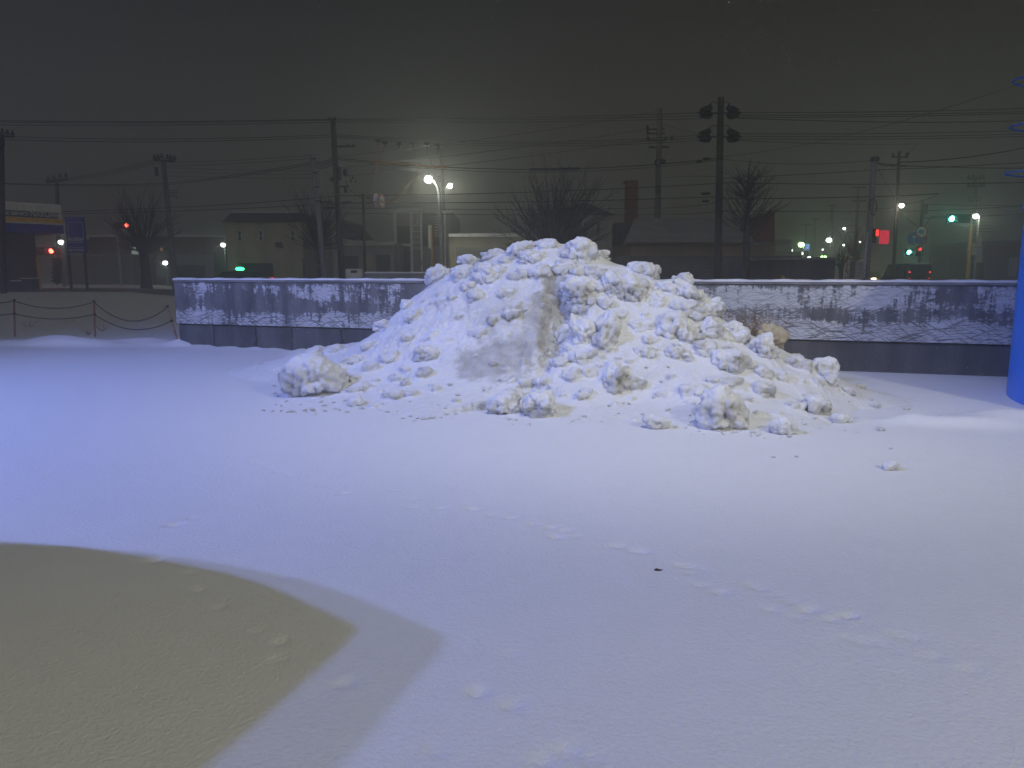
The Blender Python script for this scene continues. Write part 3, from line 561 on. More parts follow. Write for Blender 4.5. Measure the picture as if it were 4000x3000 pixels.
for k in range(5): arm(U3, 'step_bolt', (1305+k*3, 800+k*50), (1330+k*3, 800+k*50), 33, 1.5, M['metal'])
U4 = polething('utility_pole', 'plain pale concrete pole leaning beside the bare tree, next to the transformer pole', (1220, 602), (1268, 1085), 30, 23, M['conc_pole'])
for k in range(4): arm(U4, 'band', (1212+k*6, 620+k*55), (1236+k*6, 620+k*55), 29.9, 3, M['metal'])
U5 = polething('utility_pole', 'hazy pole with one wide crossarm above the bare tree by the red signal', (638, 632), (682, 1085), 50, 24, M['conc_pole'])
arm(U5, 'crossarm', (600, 625), (684, 630), 50, 4, M['metal']); insul(U5, [(604, 621), (618, 621), (632, 618), (655, 621), (668, 623), (682, 625)], 50, 12); can(U5, 'switch_box', 612, 655, 628, 690, 50, M['metal'], -.3)
for k in range(4): arm(U5, 'side_bracket', (655, 742+k*8), (694, 744+k*9), 50, 1.6, M['metal'])
U6 = polething('utility_pole', 'faint far pole with crossarm behind the tire shop fascia', (222, 700), (232, 1085), 68, 18, M['conc_pole'])
arm(U6, 'crossarm', (182, 712), (262, 700), 68, 5, M['metal']); insul(U6, [(190, 708), (212, 702), (236, 696), (258, 692)], 68, 12)
U7 = polething('utility_pole', 'dark pole cut by the picture edge above the tire shop', (6, 520), (14, 1090), 36, 20, M['wood'])
can(U7, 'transformer', -8, 535, 34, 575, 36, M['metal'], -.3); insul(U7, [(30, 525), (50, 528), (10, 520)], 36, 12); arm(U7, 'crossarm', (-30, 530), (56, 534), 36, 4, M['metal'])
U9 = polething('utility_pole', 'thin hazy pole behind the twin street lamp', (1724, 560), (1742, 1080), 52, 15, M['conc_pole'])
for k in range(3): arm(U9, 'side_bracket', (1708, 690+k*9), (1724, 688+k*9), 52, 1.5, M['metal'])
U10 = polething('utility_pole', 'leaning banded concrete pole with cable drums next to the red lit box', (3416, 612), (3383, 1085), 32, 25, M['conc_pole'])
for v in (660, 765, 790, 880, 910, 960, 1010): arm(U10, 'band', (3416-(v-612)*.07-13, v), (3416-(v-612)*.07+12, v), 31.85, 1.8, M['galv'])
can(U10, 'cap', 3402, 612, 3434, 632, 32, M['metal'], 0)
m_ = MB(); m_.tube([P(3410+14*math.cos(t), 808+32*math.sin(t), 31.7) for t in np.linspace(0, 6.28, 20)], .03, 6); m_.build('cable_coil', M['rubber'], U10)
m_ = MB(); m_.tube([P(3390, 905, 31.8), P(3374, 1085, 31.8)], .05, 6); m_.build('conduit', M['galv'], U10)
U11 = polething('utility_pole', 'slim dark pole carrying a small street lamp near the green signals', (3513, 592), (3490, 1080), 44, 14, M['wood'])
arm(U11, 'crossarm', (3484, 614), (3548, 614), 44, 3, M['metal']); arm(U11, 'crossarm', (3484, 650), (3544, 650), 44, 2, M['metal']); insul(U11, [(3488, 612), (3540, 612), (3546, 606)], 44, 9)
U13 = polething('utility_pole', 'far pole with short crossarms between the leaning banded pole and the lamp', (3353, 728), (3338, 1085), 66, 12, M['conc_pole'])
for v in (732, 785): arm(U13, 'crossarm', (3326, v), (3382, v), 66, 3, M['metal'])
U14 = polething('utility_pole', 'far pole with a bright lamp on it, beyond the dark shed', (3252, 800), (3240, 1085), 84, 11, M['conc_pole'])
arm(U14, 'crossarm', (3236, 803), (3268, 803), 84, 2.5, M['metal'])
for u, v, Y, l, hw in ((3184, 850, 100, 'thin far pole between the blue lit sign and the white lamp', 16), (3150, 872, 112, 'farthest thin pole, over the blue lit sign', 20)):
    t = polething('utility_pole', l, (u, v), (u-9, 1080), Y, 9, M['conc_pole']); arm(t, 'crossarm', (u-hw, v+6), (u+hw, v+6), Y, 2.5, M['metal'])
U17 = polething('utility_pole', 'faint far pole with two crossarms above the corner lamp', (3812, 690), (3800, 1080), 78, 13, M['conc_pole'])
for v in (698, 728): arm(U17, 'crossarm', (3778, v), (3846, v-2), 78, 5, M['metal']); insul(U17, [(3784, v-3), (3800, v-4), (3828, v-4), (3842, v-4)], 78, 9)
for v in (775, 785): arm(U17, 'side_bracket', (3782, v), (3830, v-2), 78, 1.6, M['metal'])
# guy wire with yellow guard
m_ = MB(); gt = thing('guy_wire', 'guy wire with yellow lower guard in front of the dark shed', 'guy wire', tuple(P(3060, 1085, 31)))
m_.tube([P(2826, 770, 34), P(3060, 1085, 31)], .012, 5); m_.build('wire', M['rubber'], gt); m_ = MB(); m_.tube([P(3022, 1034, 31.4), P(3062, 1088, 30.95)], .06, 8); m_.build('guard', M['yellow'], gt)
# ------------------------------------------------------------------ overhead cables (each strand a thing of its own)
def cable(lab, pts, sag=0, r=.014, name='cable', m=None, seg=16, grp='overhead cables'):
    """pts: list of (u, v, Y) supports; a parabola sag in pixels per span"""
    m_ = MB(); path = []
    for (a, b_) in zip(pts[:-1], pts[1:]):
        A, B = P(*a), P(*b_); sg = sag*(a[2]+b_[2])/2/FPX
        for i in range(seg+1):
            t = i/seg; path.append(A.lerp(B, t)-Vector((0, 0, sg*4*t*(1-t))))
        path.pop()
    path.append(P(*pts[-1])); m_.tube(path, r, 5); return tag(m_.build(name, m or M['rubber']), lab, 'cable', grp)
for k, (a, b_, c) in enumerate(((440, 465, 470), (452, 469, 476), (463, 477, 487))): cable('highest cable strand running level from the tallest pole past the transformer pole', [(2742, a, 34), (1300, b_, 33), (-60, c, 36)], 6)
for k, (a, b_) in enumerate(((528, 524), (538, 530), (548, 536))): cable('second-level strand sagging between the tallest pole and the transformer pole', [(2738, a, 34), (1306, b_, 33)], 26)
for a, b_ in ((526, 530), (534, 543)): cable('second-level strand from the transformer pole out over the tire shop', [(1306, a, 33), (-40, b_, 36)], 14)
cable('thick third-level cable from transformer pole to tallest pole, partly in orange cover', [(1308, 616, 33), (2806, 618, 34)], 42, .022); cable('thin messenger wire just under the orange covered cable', [(1308, 622, 33), (2806, 626, 34)], 46)
for k, v in enumerate((614, 622, 630, 640)): cable('short thick strand bundled between the pale leaning pole and the transformer pole', [(1224, 628+k*8, 30.2), (1300, v, 33)], 10, .02)
for k, (a, b_, c) in enumerate(((634, 716, 714), (642, 722, 716))): cable('drooping strand from the pale leaning pole to beyond the hazy crossarm pole', [(1222, a, 30), (640, b_, 44), (-40, c, 40)], 6)
cable('cable through the top of the road sign post to the tallest pole', [(1330, 764, 33), (2812, 716, 34)], 10, .018); cable('cable from the transformer pole down-slope across the red signal', [(1322, 766, 33), (640, 812, 46), (-40, 830, 40)], 4, .016)
cable('cable two rungs below the road sign post top', [(1332, 792, 33), (2810, 768, 34)], 8, .018); cable('lower cable past the mansard roof to the tire shop', [(1328, 796, 33), (-40, 838, 40)], 8, .012)
cable('cable just above the cream garage roof line', [(1336, 812, 33), (2560, 812, 48), (2810, 790, 34)], 6, .016); cable('lowest cable crossing behind the twin lamp', [(1340, 832, 33), (2560, 838, 48), (2806, 826, 34)], 4)
cable('far rising wire from transformer pole to hazy concrete pole top', [(1320, 612, 33), (2576, 432, 48)], 12, .012); cable('second far rising wire below the first to the hazy concrete pole', [(1330, 655, 33), (2530, 505, 48)], 8, .012); cable('third far rising wire to the hazy concrete pole', [(1330, 690, 33), (2530, 546, 48)], 8, .012)
cable('wire from hazy concrete pole sloping to the tallest pole hoods', [(2578, 482, 48), (2700, 514, 36), (2742, 528, 34)], 2, .012); cable('wire in the middle between hazy pole and tallest pole', [(2560, 700, 48), (2806, 690, 34)], -6, .012)
for a, b_ in ((440, 422), (450, 434), (458, 441)): cable('highest strand leaving the tallest pole towards the blue tank', [(2880, a, 34), (4060, b_, 34)], 5)
cable('loose highest cable drooping below the top strands towards the tank', [(2880, 462, 34), (3560, 478, 34), (4060, 470, 34)], 2, .016)
for a, b_ in ((522, 508), (532, 522), (542, 531)): cable('second-level strand leaving the tallest pole towards the blue tank', [(2882, a, 34), (4060, b_, 34)], 6)
cable('second-level drooping cable with a far end over the slim dark pole', [(2880, 548, 34), (3300, 562, 36), (3590, 562, 44)], 2, .014); cable('wire between far end of drooping cable and slim pole crossarm', [(3590, 560, 44), (3540, 608, 44)], 0, .012)
cable('steep thin wire rising from the tallest pole towards the tank top', [(2826, 612, 34), (3340, 520, 38), (4060, 300, 32)], 10, .010); cable('thin wire sagging from tallest pole to the leaning banded pole top', [(2826, 622, 34), (3414, 626, 32)], 16, .012)
cable('rising cable from mid tallest pole across the leaning banded pole', [(2824, 696, 34), (3415, 664, 32), (4060, 632, 32)], 2, .016); cable('level cable from tallest pole behind the leaning banded pole', [(2824, 714, 34), (3390, 720, 34), (4060, 712, 34)], 1, .018)
cable('level thicker cable crossing the tree tip towards the red lit box pole', [(2824, 776, 34), (3412, 768, 32), (3668, 756, 36)], 2, .020); cable('lowest level cable from tallest pole to the signal mast', [(2820, 824, 34), (3600, 824, 46), (4060, 800, 46)], 2, .016)
cable('bold cable swooping up from the leaning banded pole over the tank', [(3424, 636, 32), (3520, 634, 32), (4060, 566, 31)], 12, .022); cable('bold cable crossing the swooping one behind the leaning pole', [(3424, 637, 32), (3640, 650, 33), (4060, 656, 34)], 3, .018)
cable('diagonal stay wire from the leaning banded pole to the slim dark pole', [(3430, 660, 32), (3498, 776, 44)], 0, .012)
cable('dipping cable from leaning banded pole to far corner end', [(3404, 815, 32), (3500, 806, 44), (3665, 760, 46)], 6, .014); cable('cable over the mast signal towards the corner lamp', [(3605, 797, 50), (4060, 800, 52)], 4, .014); cable('cable from the mast signal arm out to the picture edge', [(3640, 846, 50), (4060, 832, 50)], 4, .016)
cable('bright lamp-lit service cable between the slim dark pole and signal mast', [(3537, 838, 44), (3594, 884, 50)], 10, .03, m=M['galv'])
for k in range(4): cable('short lamp-lit drop wire below the corner lamp', [(3745+k*14, 878+k*8, 54), (3862+k*8, 866+k*13, 60)], 1, .022, m=M['galv'])
for k in range(3): cable('faint far wire from hazy crossarm pole to the far pole over the tire shop', [(612+k*30, 622, 50), (186+k*34, 704, 68)], 10, .016)
for k in range(2): cable('faint far wire from hazy crossarm pole towards the pale leaning pole', [(640, 634+k*14, 50), (1222, 606+k*12, 46)], 5, .014)
for k in range(3): cable('faint far wire crossing low behind the hazy crossarm pole', [(660, 655+k*16, 52), (1250, 668+k*14, 52)], 3, .012)
for k in range(5): cable('faint far wire strung between the distant poles beyond the shed', [(3252, 806+k*20, 84), (3353, 790+k*28, 66)], 12, .02)
for k in range(3): cable('far wire between the distant pole pair and the blue lit sign', [(3184, 856+k*30, 100), (3252, 812+k*30, 84)], 8, .02)
# drop loops, orange cover, dark splices
for lab, pts in (('brown drop cable looping from the strand clamps down to the sign post top', [(1476, 552), (1478, 580), (1474, 622), (1466, 670), (1450, 725), (1432, 752), (1422, 762)]), ('brown drop cable from second clamp joining the first loop', [(1502, 560), (1492, 590), (1475, 628), (1466, 672)]),
                 ('brown drop cable hanging in a long curve under the round road signs', [(1640, 632), (1624, 675), (1606, 705), (1570, 750), (1530, 782), (1490, 792), (1450, 785), (1424, 768)]), ('second brown drop cable beside the long curve', [(1644, 640), (1628, 684), (1600, 722), (1560, 768), (1520, 795), (1480, 802)]),
                 ('brown drop loop by the hazy pole behind the lamp', [(1668, 568), (1668, 600), (1682, 630), (1690, 648), (1676, 656)]), ('brown drop loop nearest the twin lamp head', [(1708, 575), (1708, 606), (1722, 632), (1712, 652), (1694, 660)]), ('thin service drop from switch gear to the sign post', [(1350, 704), (1366, 740), (1390, 762), (1420, 775)])):
    m_ = MB(); m_.tube([P(u, v, 33-.1*i*(1 if 'sign' in lab else 0)) for i, (u, v) in enumerate(pts)], .018, 6); tag(m_.build('drop_cable', M['orange_cover'] if 'brown' in lab else M['rubber']), lab, 'cable', 'drop cables near the twin lamp')
def on_third(u):
    t = (u-1308)/(2806-1308); A, B = P(1308, 616, 33), P(2806, 618, 34); return A.lerp(B, t)-Vector((0, 0, 42*33.5/FPX*4*t*(1-t)))
m_ = MB(); m_.tube([on_third(u) for u in range(1455, 1745, 20)], .05, 8); tag(m_.build('cable_cover', M['orange_cover']), 'long orange sleeve on the third-level cable by the transformer pole', 'cable cover')
m_ = MB(); m_.tube([on_third(u) for u in range(2056, 2262, 20)], .06, 8); tag(m_.build('splice_box', M['metal']), 'long black sleeve on the cable in front of the central tree', 'splice case', 'splice cases')
for u, v, hw, lab in ((2756, 754, 18, 'black splice on the upper of two cables beside the tallest pole'), (2756, 784, 14, 'black splice on the lower of two cables beside the tallest pole'), (2890, 703, 10, 'short black splice hanging just past the tallest pole'), (2760, 619, 14, 'paired black splice close to the tallest pole shaft'), (2732, 629, 12, 'second paired splice farther along the same cable')):
    m_ = MB(); m_.tube([P(u-hw, v, 34), P(u-hw*.7, v+2, 34), P(u+hw*.7, v+2, 34), P(u+hw, v, 34)], [.03, .07, .07, .03], 8); tag(m_.build('splice_box', M['metal']), lab, 'splice case', 'splice cases')
for u, v in ((1478, 548), (1504, 556), (1668, 562), (1708, 566), (1560, 560), (1610, 562)):
    m_ = MB(); q = P(u, v, 33.2); m_.box((q.x-.12, q.y-.06, q.z-.08), (q.x+.12, q.y+.06, q.z+.06)); m_.tube([q, q-Vector((0, 0, .22))], .04, 6); tag(m_.build('strand_clamp', M['metal']), 'black clamp on the sagging second-level strands above the road signs', 'cable clamp', 'clamps on the sagging strands')
# ------------------------------------------------------------------ lamps
def lamp(lab, u, v, Y, r, glassm, power, color, base=None, w=6, arm_=None, grp='street lamps', bottom=None):
    q = P(u, v, Y); t = thing('street_lamp', lab, 'street lamp', (q.x, q.y, tz(q.x, q.y)), grp); bu, bv = base or (u+4, 1080)
    if base is not False:
        top = P(bu, v-2, Y); b0 = Vector((top.x, Y, tz(top.x, Y)-.1)); m_ = MB(); m_.tube([b0, top], [w*.6*Y/FPX, w*.4*Y/FPX], 8); m_.build('post', M['galv'], t)
        m_ = MB(); m_.tube([top, top.lerp(q, .5)+Vector((0, 0, .1)), q+Vector((0, 0, .05))], .04, 6); m_.build('arm', M['galv'], t)
    m_ = MB(); m_.ball((q.x, q.y+.02, q.z+r*.95), (r*1.1, r*1.1, r*.25)); m_.build('hood', M['galv'], t, True)
    m_ = MB(); m_.ball((q.x, q.y, q.z), (r*1.15, r, r*.9), 12, 8); m_.build('lens', glassm, t, True)
    if power: light('lamp_light', (q.x, q.y-r-.08, q.z-r*.9), power, color, .12)
    return t
def light(name, loc, power, color, rad=.1, typ='POINT', aim=None, cone=60, blend=1.):
    l = bpy.data.lights.new(name, typ); l.energy = power; l.color = color; l.shadow_soft_size = rad
    o = bpy.data.objects.new(name, l); COL.objects.link(o); o.location = loc
    if typ == 'SPOT': l.spot_size = R(cone); l.spot_blend = blend; o.rotation_euler = (Vector(aim)-Vector(loc)).to_track_quat('-Z', 'Y').to_euler()
    return o
# twin lamp
YL = 36; tl = thing('street_lamp', 'tall white twin-arm street lamp with two glaring heads by the garage', 'street lamp', (P(1728, 1080, YL).x, YL, tz(0, YL)), 'street lamps')
pth = [P(1733, 1090, YL), P(1722, 900, YL), P(1716, 770, YL), P(1712, 738, YL), P(1702, 716, YL), P(1690, 704, YL), P(1678, 700, YL)]
pth[0].z = tz(0, YL)-.1; m_ = MB(); m_.tube(pth, [.11, .09, .075, .07, .06, .055, .05], 10); m_.build('post', M['galv'], tl, True)
m_ = MB(); m_.tube([P(1716, 768, YL), P(1722, 752, YL+.4), P(1732, 736, YL+1.2), P(1746, 724, YL+2.2), P(1754, 722, YL+2.6)], .035, 8); m_.build('far_arm', M['galv'], tl, True)
for u, v, Y, r, nm in ((1673, 701, YL, .165, 0), (1757, 726, YL+2.7, .12, 1)):
    q = P(u, v, Y); m_ = MB(); m_.ball((q.x, q.y+.03, q.z+r*1.0), (r*1.0, r*1.1, r*.3)); m_.build('lamp_hood', M['galv'], tl, True)
    m_ = MB(); m_.ball((q.x, q.y, q.z), (r*1.08, r, r*1.0), 14, 10); m_.build('lamp_lens', M['g_white'], tl, True)
    light('lamp_light', (q.x+.02, q.y-r-.1, q.z-r*.8), LP*(1 if not nm else .8), (.95, 1., .86), .12)
lamp('white yard lamp between tire shop wall and blue board', 238, 946, 56, .17, M['g_cool'], LP*.12, (.85, 1, .9), (246, 1080), 5)
lamp('white lamp above the hedge beside the mansard building', 871, 957, 58, .16, M['g_cool'], LP*.12, (.85, 1, .9), (876, 1080), 4)
lamp('white lamp near the ground behind the crossarm pole', 645, 1027, 60, .17, M['g_cool'], LP*.12, (.85, 1, .9), (650, 1080), 4)
lamp('small orange lamp below the hedge lamp', 861, 1026, 60, .12, M['g_warm'], LP*.03, (1, .6, .3), (868, 1080), 3)
lamp('small white street lamp on the slim dark pole', 3522, 803, 43.8, .12, M['g_white'], LP*.3, (1, .97, .75), False)
m_ = MB(); m_.tube([P(3508, 790, 44), P(3516, 796, 43.9), P(3522, 799, 43.8)], .03, 6); tag(m_.build('lamp_bracket', M['galv']), 'curved bracket holding the lamp on the slim dark pole', 'bracket')
lamp('corner street lamp with hooked arm before the far store', 3812, 845, 55, .17, M['g_white'], LP*.35, (.95, 1, .8), (3826, 1080), 6)
lamp('brightest far white lamp on the pole past the shed', 3238, 938, 82, .26, M['g_cool'], LP*.3, (.9, 1, .9), False)
lamp('bright lime-tinted lamp beside the blue lit sign', 3130, 956, 92, .34, M['g_lime'], LP*.3, (.6, 1, .4), (3140, 1060), 4)
lamp('white lamp just under the lime-tinted lamp', 3090, 978, 95, .17, M['g_cool'], LP*.1, (.9, 1, .9), (3094, 1060), 3)
lamp('low white lamp right over the shed roof', 3131, 990, 92, .16, M['g_cool'], 0, (1, 1, 1), (3134, 1060), 3)
lamp('lowest white lamp touching the shed roof line', 3160, 1007, 90, .18, M['g_cool'], 0, (1, 1, 1), (3164, 1060), 3)
lamp('tiny lamp on a thin post over the shed corner', 3214, 975, 95, .09, M['g_cool'], 0, (1, 1, 1), (3209, 1060), 3)
lamp('small white lamp over the leafless roadside shrub tree', 3298, 893, 72, .12, M['g_cool'], LP*.06, (.9, 1, .85), (3304, 1060), 3)
lamp('tiny white lamp among the twigs of the roadside tree', 3360, 945, 72, .08, M['g_cool'], 0, (1, 1, 1), (3364, 1060), 3)
lamp('tiny white lamp low in the roadside tree', 3296, 957, 72, .08, M['g_cool'], LP*.03, (.9, 1, .85), (3300, 1060), 3)
for u, l in ((3210, 'green signal lamp low over the shed roof, first of two'), (3224, 'brighter green signal lamp low over the shed roof, second of two')):
    t = lamp(l, u, 1003, 96, .16, M['g_lime'], 0, (1, 1, 1), (u+3, 1060), 3)
# ------------------------------------------------------------------ traffic signals
def signal(lab, u, v, Y, col, which, back, parent_pole=None, s=1., power=0, hor=True):
    q = P(u, v, Y); t = thing('traffic_signal', lab, 'traffic light', tuple(q), 'traffic signals'); r = .15*s; n = 3 if hor else 2; st = .42*s
    offs = [(i-which)*st for i in range(n)]
    a, b_ = min(offs)-.26*s, max(offs)+.26*s; m_ = MB()
    if hor: m_.box((q.x+a, q.y, q.z-.25*s), (q.x+b_, q.y+.16, q.z+.25*s))
    else: m_.box((q.x-.22*s, q.y, q.z-b_), (q.x+.22*s, q.y+.2, q.z-a))
    m_.build('housing', M['metal'], t, bev=.04)
    for i, o_ in enumerate(offs):
        c = (q.x+o_, q.y-.02, q.z) if hor else (q.x, q.y-.02, q.z-o_)
        m_ = MB(); m_.ball((c[0], c[1], c[2]), (r*1.05, .07, r*1.05), 16, 10); m_.build('lens', col if i == which else M['lens_off'], t)
        m_ = MB(); m_.prism([(c[0]+r*1.15*math.cos(x_), c[1], c[2]+r*1.15*math.sin(x_)) for x_ in np.linspace(0, math.pi, 10)]+[(c[0]+r*1.02*math.cos(x_), c[1], c[2]+r*1.02*math.sin(x_)) for x_ in np.linspace(math.pi, 0, 10)], (0, -.07, -.01)); m_.build('visor', M['metal'], t)
    if back:
        bu, bv = back; e = P(bu, bv, Y+.2); m_ = MB(); m_.tube([(q.x, q.y+.15, q.z+.2), (q.x, q.y+.2, e.z), (e.x, q.y+.2, e.z)], .05, 6); m_.build('arm', M['galv'], t)
        m_ = MB(); m_.tube([(e.x, q.y+.2, tz(e.x, Y)-.1), (e.x, q.y+.2, e.z+.1)], .09, 10); m_.build('post', M['galv'], t)
    if power: light('signal_light', (q.x, q.y-.25, q.z), power, (1, .05, .03) if 'red' in lab else (.05, 1, .65), .12)
    return t
signal('red traffic signal among the bare twigs of the trunked tree', 497, 880, 58, M['g_red'], 2, (455, 872), s=1.0, power=LP*.05)
signal('red traffic signal beside the tire shop wall', 201, 980, 52, M['g_red'], 2, (238, 972), s=1.05, power=LP*.06)
signal('large green traffic signal on the mast arm', 3717, 854, 49, M['g_green'], 0, None, s=1.15, power=LP*.22)
signal('smaller green traffic signal low beside the sign mast', 3550, 985, 56, M['g_green'], 0, None, s=1.0, power=LP*.16)
t = signal('red pedestrian signal on the sign mast', 3593, 973, 49.6, M['g_tail'], 0, None, s=.7, hor=False)
sm = polething('signal_mast', 'dark signal mast with long arm, carrying three round road signs', (3604, 780), (3590, 1085), 50, 13, M['conc_pole'], 'signal mast', None, .85)
arm(sm, 'mast_arm', (3600, 852), (3745, 852), 50, 2.5, M['galv']); arm(sm, 'mast_arm_brace', (3604, 888), (3645, 845), 50, 1.8, M['galv']); arm(sm, 'mast_arm_upper', (3645, 845), (3800, 843), 50, 1.8, M['galv']); arm(sm, 'low_arm', (3550, 990), (3590, 990), 50, 1.6, M['galv']); can(sm, 'control_box', 3596, 800, 3614, 838, 50, M['metal'], -.2)
def rsign(lab, u, v, Y, r, yaw_, kind, sx=1):
    q = P(u, v, Y); t = thing('road_sign', lab, 'road sign', tuple(q), 'round road signs'); n = Vector((math.sin(yaw_), -math.cos(yaw_), 0))
    m_ = MB(); m_.disc(q, r, n, -.03, 32); m_.build('plate', {'no30': M['white'], 'blue': M['signblue'], 'nostop': M['signblue'], 'truck': M['white']}[kind], t)
    if kind != 'blue': m_ = MB(); m_.disc(q+n*.002, r, n, .012, 32, r*.8); m_.build('red_ring', M['red'], t)
    ax_ = Vector((math.cos(yaw_), math.sin(yaw_), 0))
    def bar(a, b_, w, nm, mm, o_=.006):
        A = q+n*o_+ax_*a[0]*r+Vector((0, 0, a[1]*r)); B = q+n*o_+ax_*b_[0]*r+Vector((0, 0, b_[1]*r)); d = (B-A).normalized(); s_ = d.cross(n)*w*r/2; m_ = MB(); m_.prism([A-s_, B-s_, B+s_, A+s_], n*.004); m_.build(nm, mm, t)
    if kind == 'nostop': bar((-.58, .58), (.58, -.58), .2, 'red_slash', M['red'])
    if kind == 'truck':
        for a, b_, w in (((-.5, .05), (.12, .05), .42), ((.16, -.02), (.46, -.02), .28)): bar(a, b_, w, 'truck_symbol', M['blk'])
        for xx in (-.32, .3): m_ = MB(); m_.disc(q+n*.006+ax_*xx*r+Vector((0, 0, -.24*r)), .1*r, n, .004, 12); m_.build('wheel_symbol', M['blk'], t)
    if kind == 'blue': bar((0, -.5), (0, .35), .16, 'arrow_symbol', M['white']); bar((-.3, .15), (.02, .5), .14, 'arrow_symbol', M['white']); bar((.3, .15), (-.02, .5), .14, 'arrow_symbol', M['white'])
    if kind == 'no30': text('numerals', '40', M['signblue'], t, q+n*.012-t.location*0, r*1.0, r*1.0, yaw_)
    return t
rsign('round red-ringed number sign, topmost on the signal mast', 3599, 906, 49.7, .42, 0, 'no30'); rsign('round plain blue sign with white arrow beside the signal mast', 3570, 932, 49.7, .42, 0, 'blue'); rsign('round no-stopping sign in blue and red below the number sign', 3598, 932, 49.72, .42, 0, 'nostop')
m_ = MB(); m_.prect(3558, 948, 3584, 956, 49.7, .03); tag(m_.build('sign_plate', M['white']), 'small white supplementary plate under the blue arrow sign', 'sign plate')
sp = polething('sign_post', 'slim steel post holding two round road signs above the wall', (1419, 757), (1425, 1090), 33, 11, M['wood'], 'sign post', None, .95)
arm(sp, 'sign_arm', (1422, 768), (1492, 784), 33, 2.2, M['metal'])
rsign('oval-looking no-parking sign, blue with red ring, turned away on the slim post', 1468, 781, 32.9, .29, R(74), 'nostop'); rsign('oval-looking white truck-ban sign with red ring beside the no-parking sign', 1492, 786, 32.7, .29, R(74), 'truck')


# ------------------------------------------------------------------ buildings
def frame(name, label, cat, u, Y, yaw=0., group=None):
    q = P(u, 1085, Y); t = thing(name, label, cat, (q.x, Y, tz(q.x, Y)), group); t.rotation_euler = (0, 0, yaw); return t
def house(name, label, u0, u1, vtop, Y, depth, m, cat='building', group='buildings across the street', wallname='wall', vbot=None):
    a, b_ = P(u0, (vtop+1085)/2, Y), P(u1, (vtop+1085)/2, Y); zt = P(u0, vtop, Y).z; t = thing(name, label, cat, (a.x, Y, tz((a.x+b_.x)/2, Y)), group)
    m_ = MB(); m_.box((a.x, Y, -.3), (b_.x, Y+depth, zt)); m_.build(wallname, m, t); return t
def pane(t, u0, v0, u1, v1, Y, m=None, fr=None, name='window', mull=0, glassname='pane'):
    fm = fr or M['white']; m_ = MB(); k = 2.2
    m_.prect(u0-k, v0-k, u1+k, v0, Y-.07, .068); m_.prect(u0-k, v1, u1+k, v1+k, Y-.07, .068); m_.prect(u0-k, v0, u0, v1, Y-.065, .063); m_.prect(u1, v0, u1+k, v1, Y-.065, .063)
    if mull: m_.prect(u0, (v0+v1)/2-1.2, u1, (v0+v1)/2+1.2, Y-.06, .03)
    f = m_.build(name, fm, t); m_ = MB(); m_.prect(u0, v0, u1, v1, Y-.03, .028); g = m_.build(glassname, m or M['glass'])
    g.parent = f; g.matrix_parent_inverse = Matrix.Identity(4)
    return f
def slab(t, name, m, u0, v0, u1, v1, Y, th=.1): m_ = MB(); m_.prect(u0, v0, u1, v1, Y, th); return m_.build(name, m, t)
# tire shop with striped fascia (receding to the right of the picture)
FA, FB = P(-420, 800, 35.2), P(238, 806, 40.6); fy = math.atan2(FB.y-FA.y, FB.x-FA.x); FL = math.hypot(FB.x-FA.x, FB.y-FA.y)
zt = P(234, 805, 40.6).z; zy1 = P(234, 857, 40.6).z; zy0 = P(234, 873, 40.6).z; zb1 = P(234, 880, 40.6).z; zb0 = P(234, 913, 40.6).z
shop = thing('tire_shop', 'tire shop with white, yellow and blue striped fascia over a brown wall', 'shop', (FA.x, FA.y, tz(FA.x, FA.y))); shop.rotation_euler = (0, 0, fy)
def sp_(name, m, lo, hi, bev=0):
    m_ = MB(); g0 = shop.location.z; m_.box((lo[0], lo[1], lo[2]-g0), (hi[0], hi[1], hi[2]-g0)); me = m_.mesh(name); me.materials.append(m); o = bpy.data.objects.new(name, me); COL.objects.link(o); o.parent = shop; return o
sp_('fascia', M['white'], (0, 0, zy0-.08), (FL, 3.5, zt)); sp_('yellow_stripe', M['yel'], (0, -.02, zy0), (FL+.01, 3.4, zy1)); sp_('blue_band', M['blue'], (0, -.01, zb0), (FL+.015, 3.5, zb1-.004))
sp_('wall', M['brown'], (0, .9, -.2), (FL-1.1, 3.4, zb0-.004)); sp_('corner_trim', M['yel'], (FL-1.16, .8, -.2), (FL-1.05, .95, zb0-1.3)); sp_('roof_snow', M['cap'], (.02, .02, zt+.003), (FL-.02, 3.45, zt+.07)); sp_('corner_pillar', M['blue'], (FL-4.2, .3, -.2), (FL-4.0, .5, zb0-.006))
sx0 = FL-2.95; zc = P(120, 834, 39).z; sp_('sign_strip', M['blk'], (sx0, -.03, zc-.17), (sx0+2.75, -.002, zc+.15))
for body, xx, zz, sz, w, mm in (('TIRE SERVICE', sx0+.72, zc-.01, .24, 1.3, M['white']), ('NARUMI', sx0+2.08, zc+.03, .42, 1.25, M['acunit'])):
    o = text('lettering', body, mm, None, Vector((xx, -.036, zz-shop.location.z)), sz, w); o.parent = shop
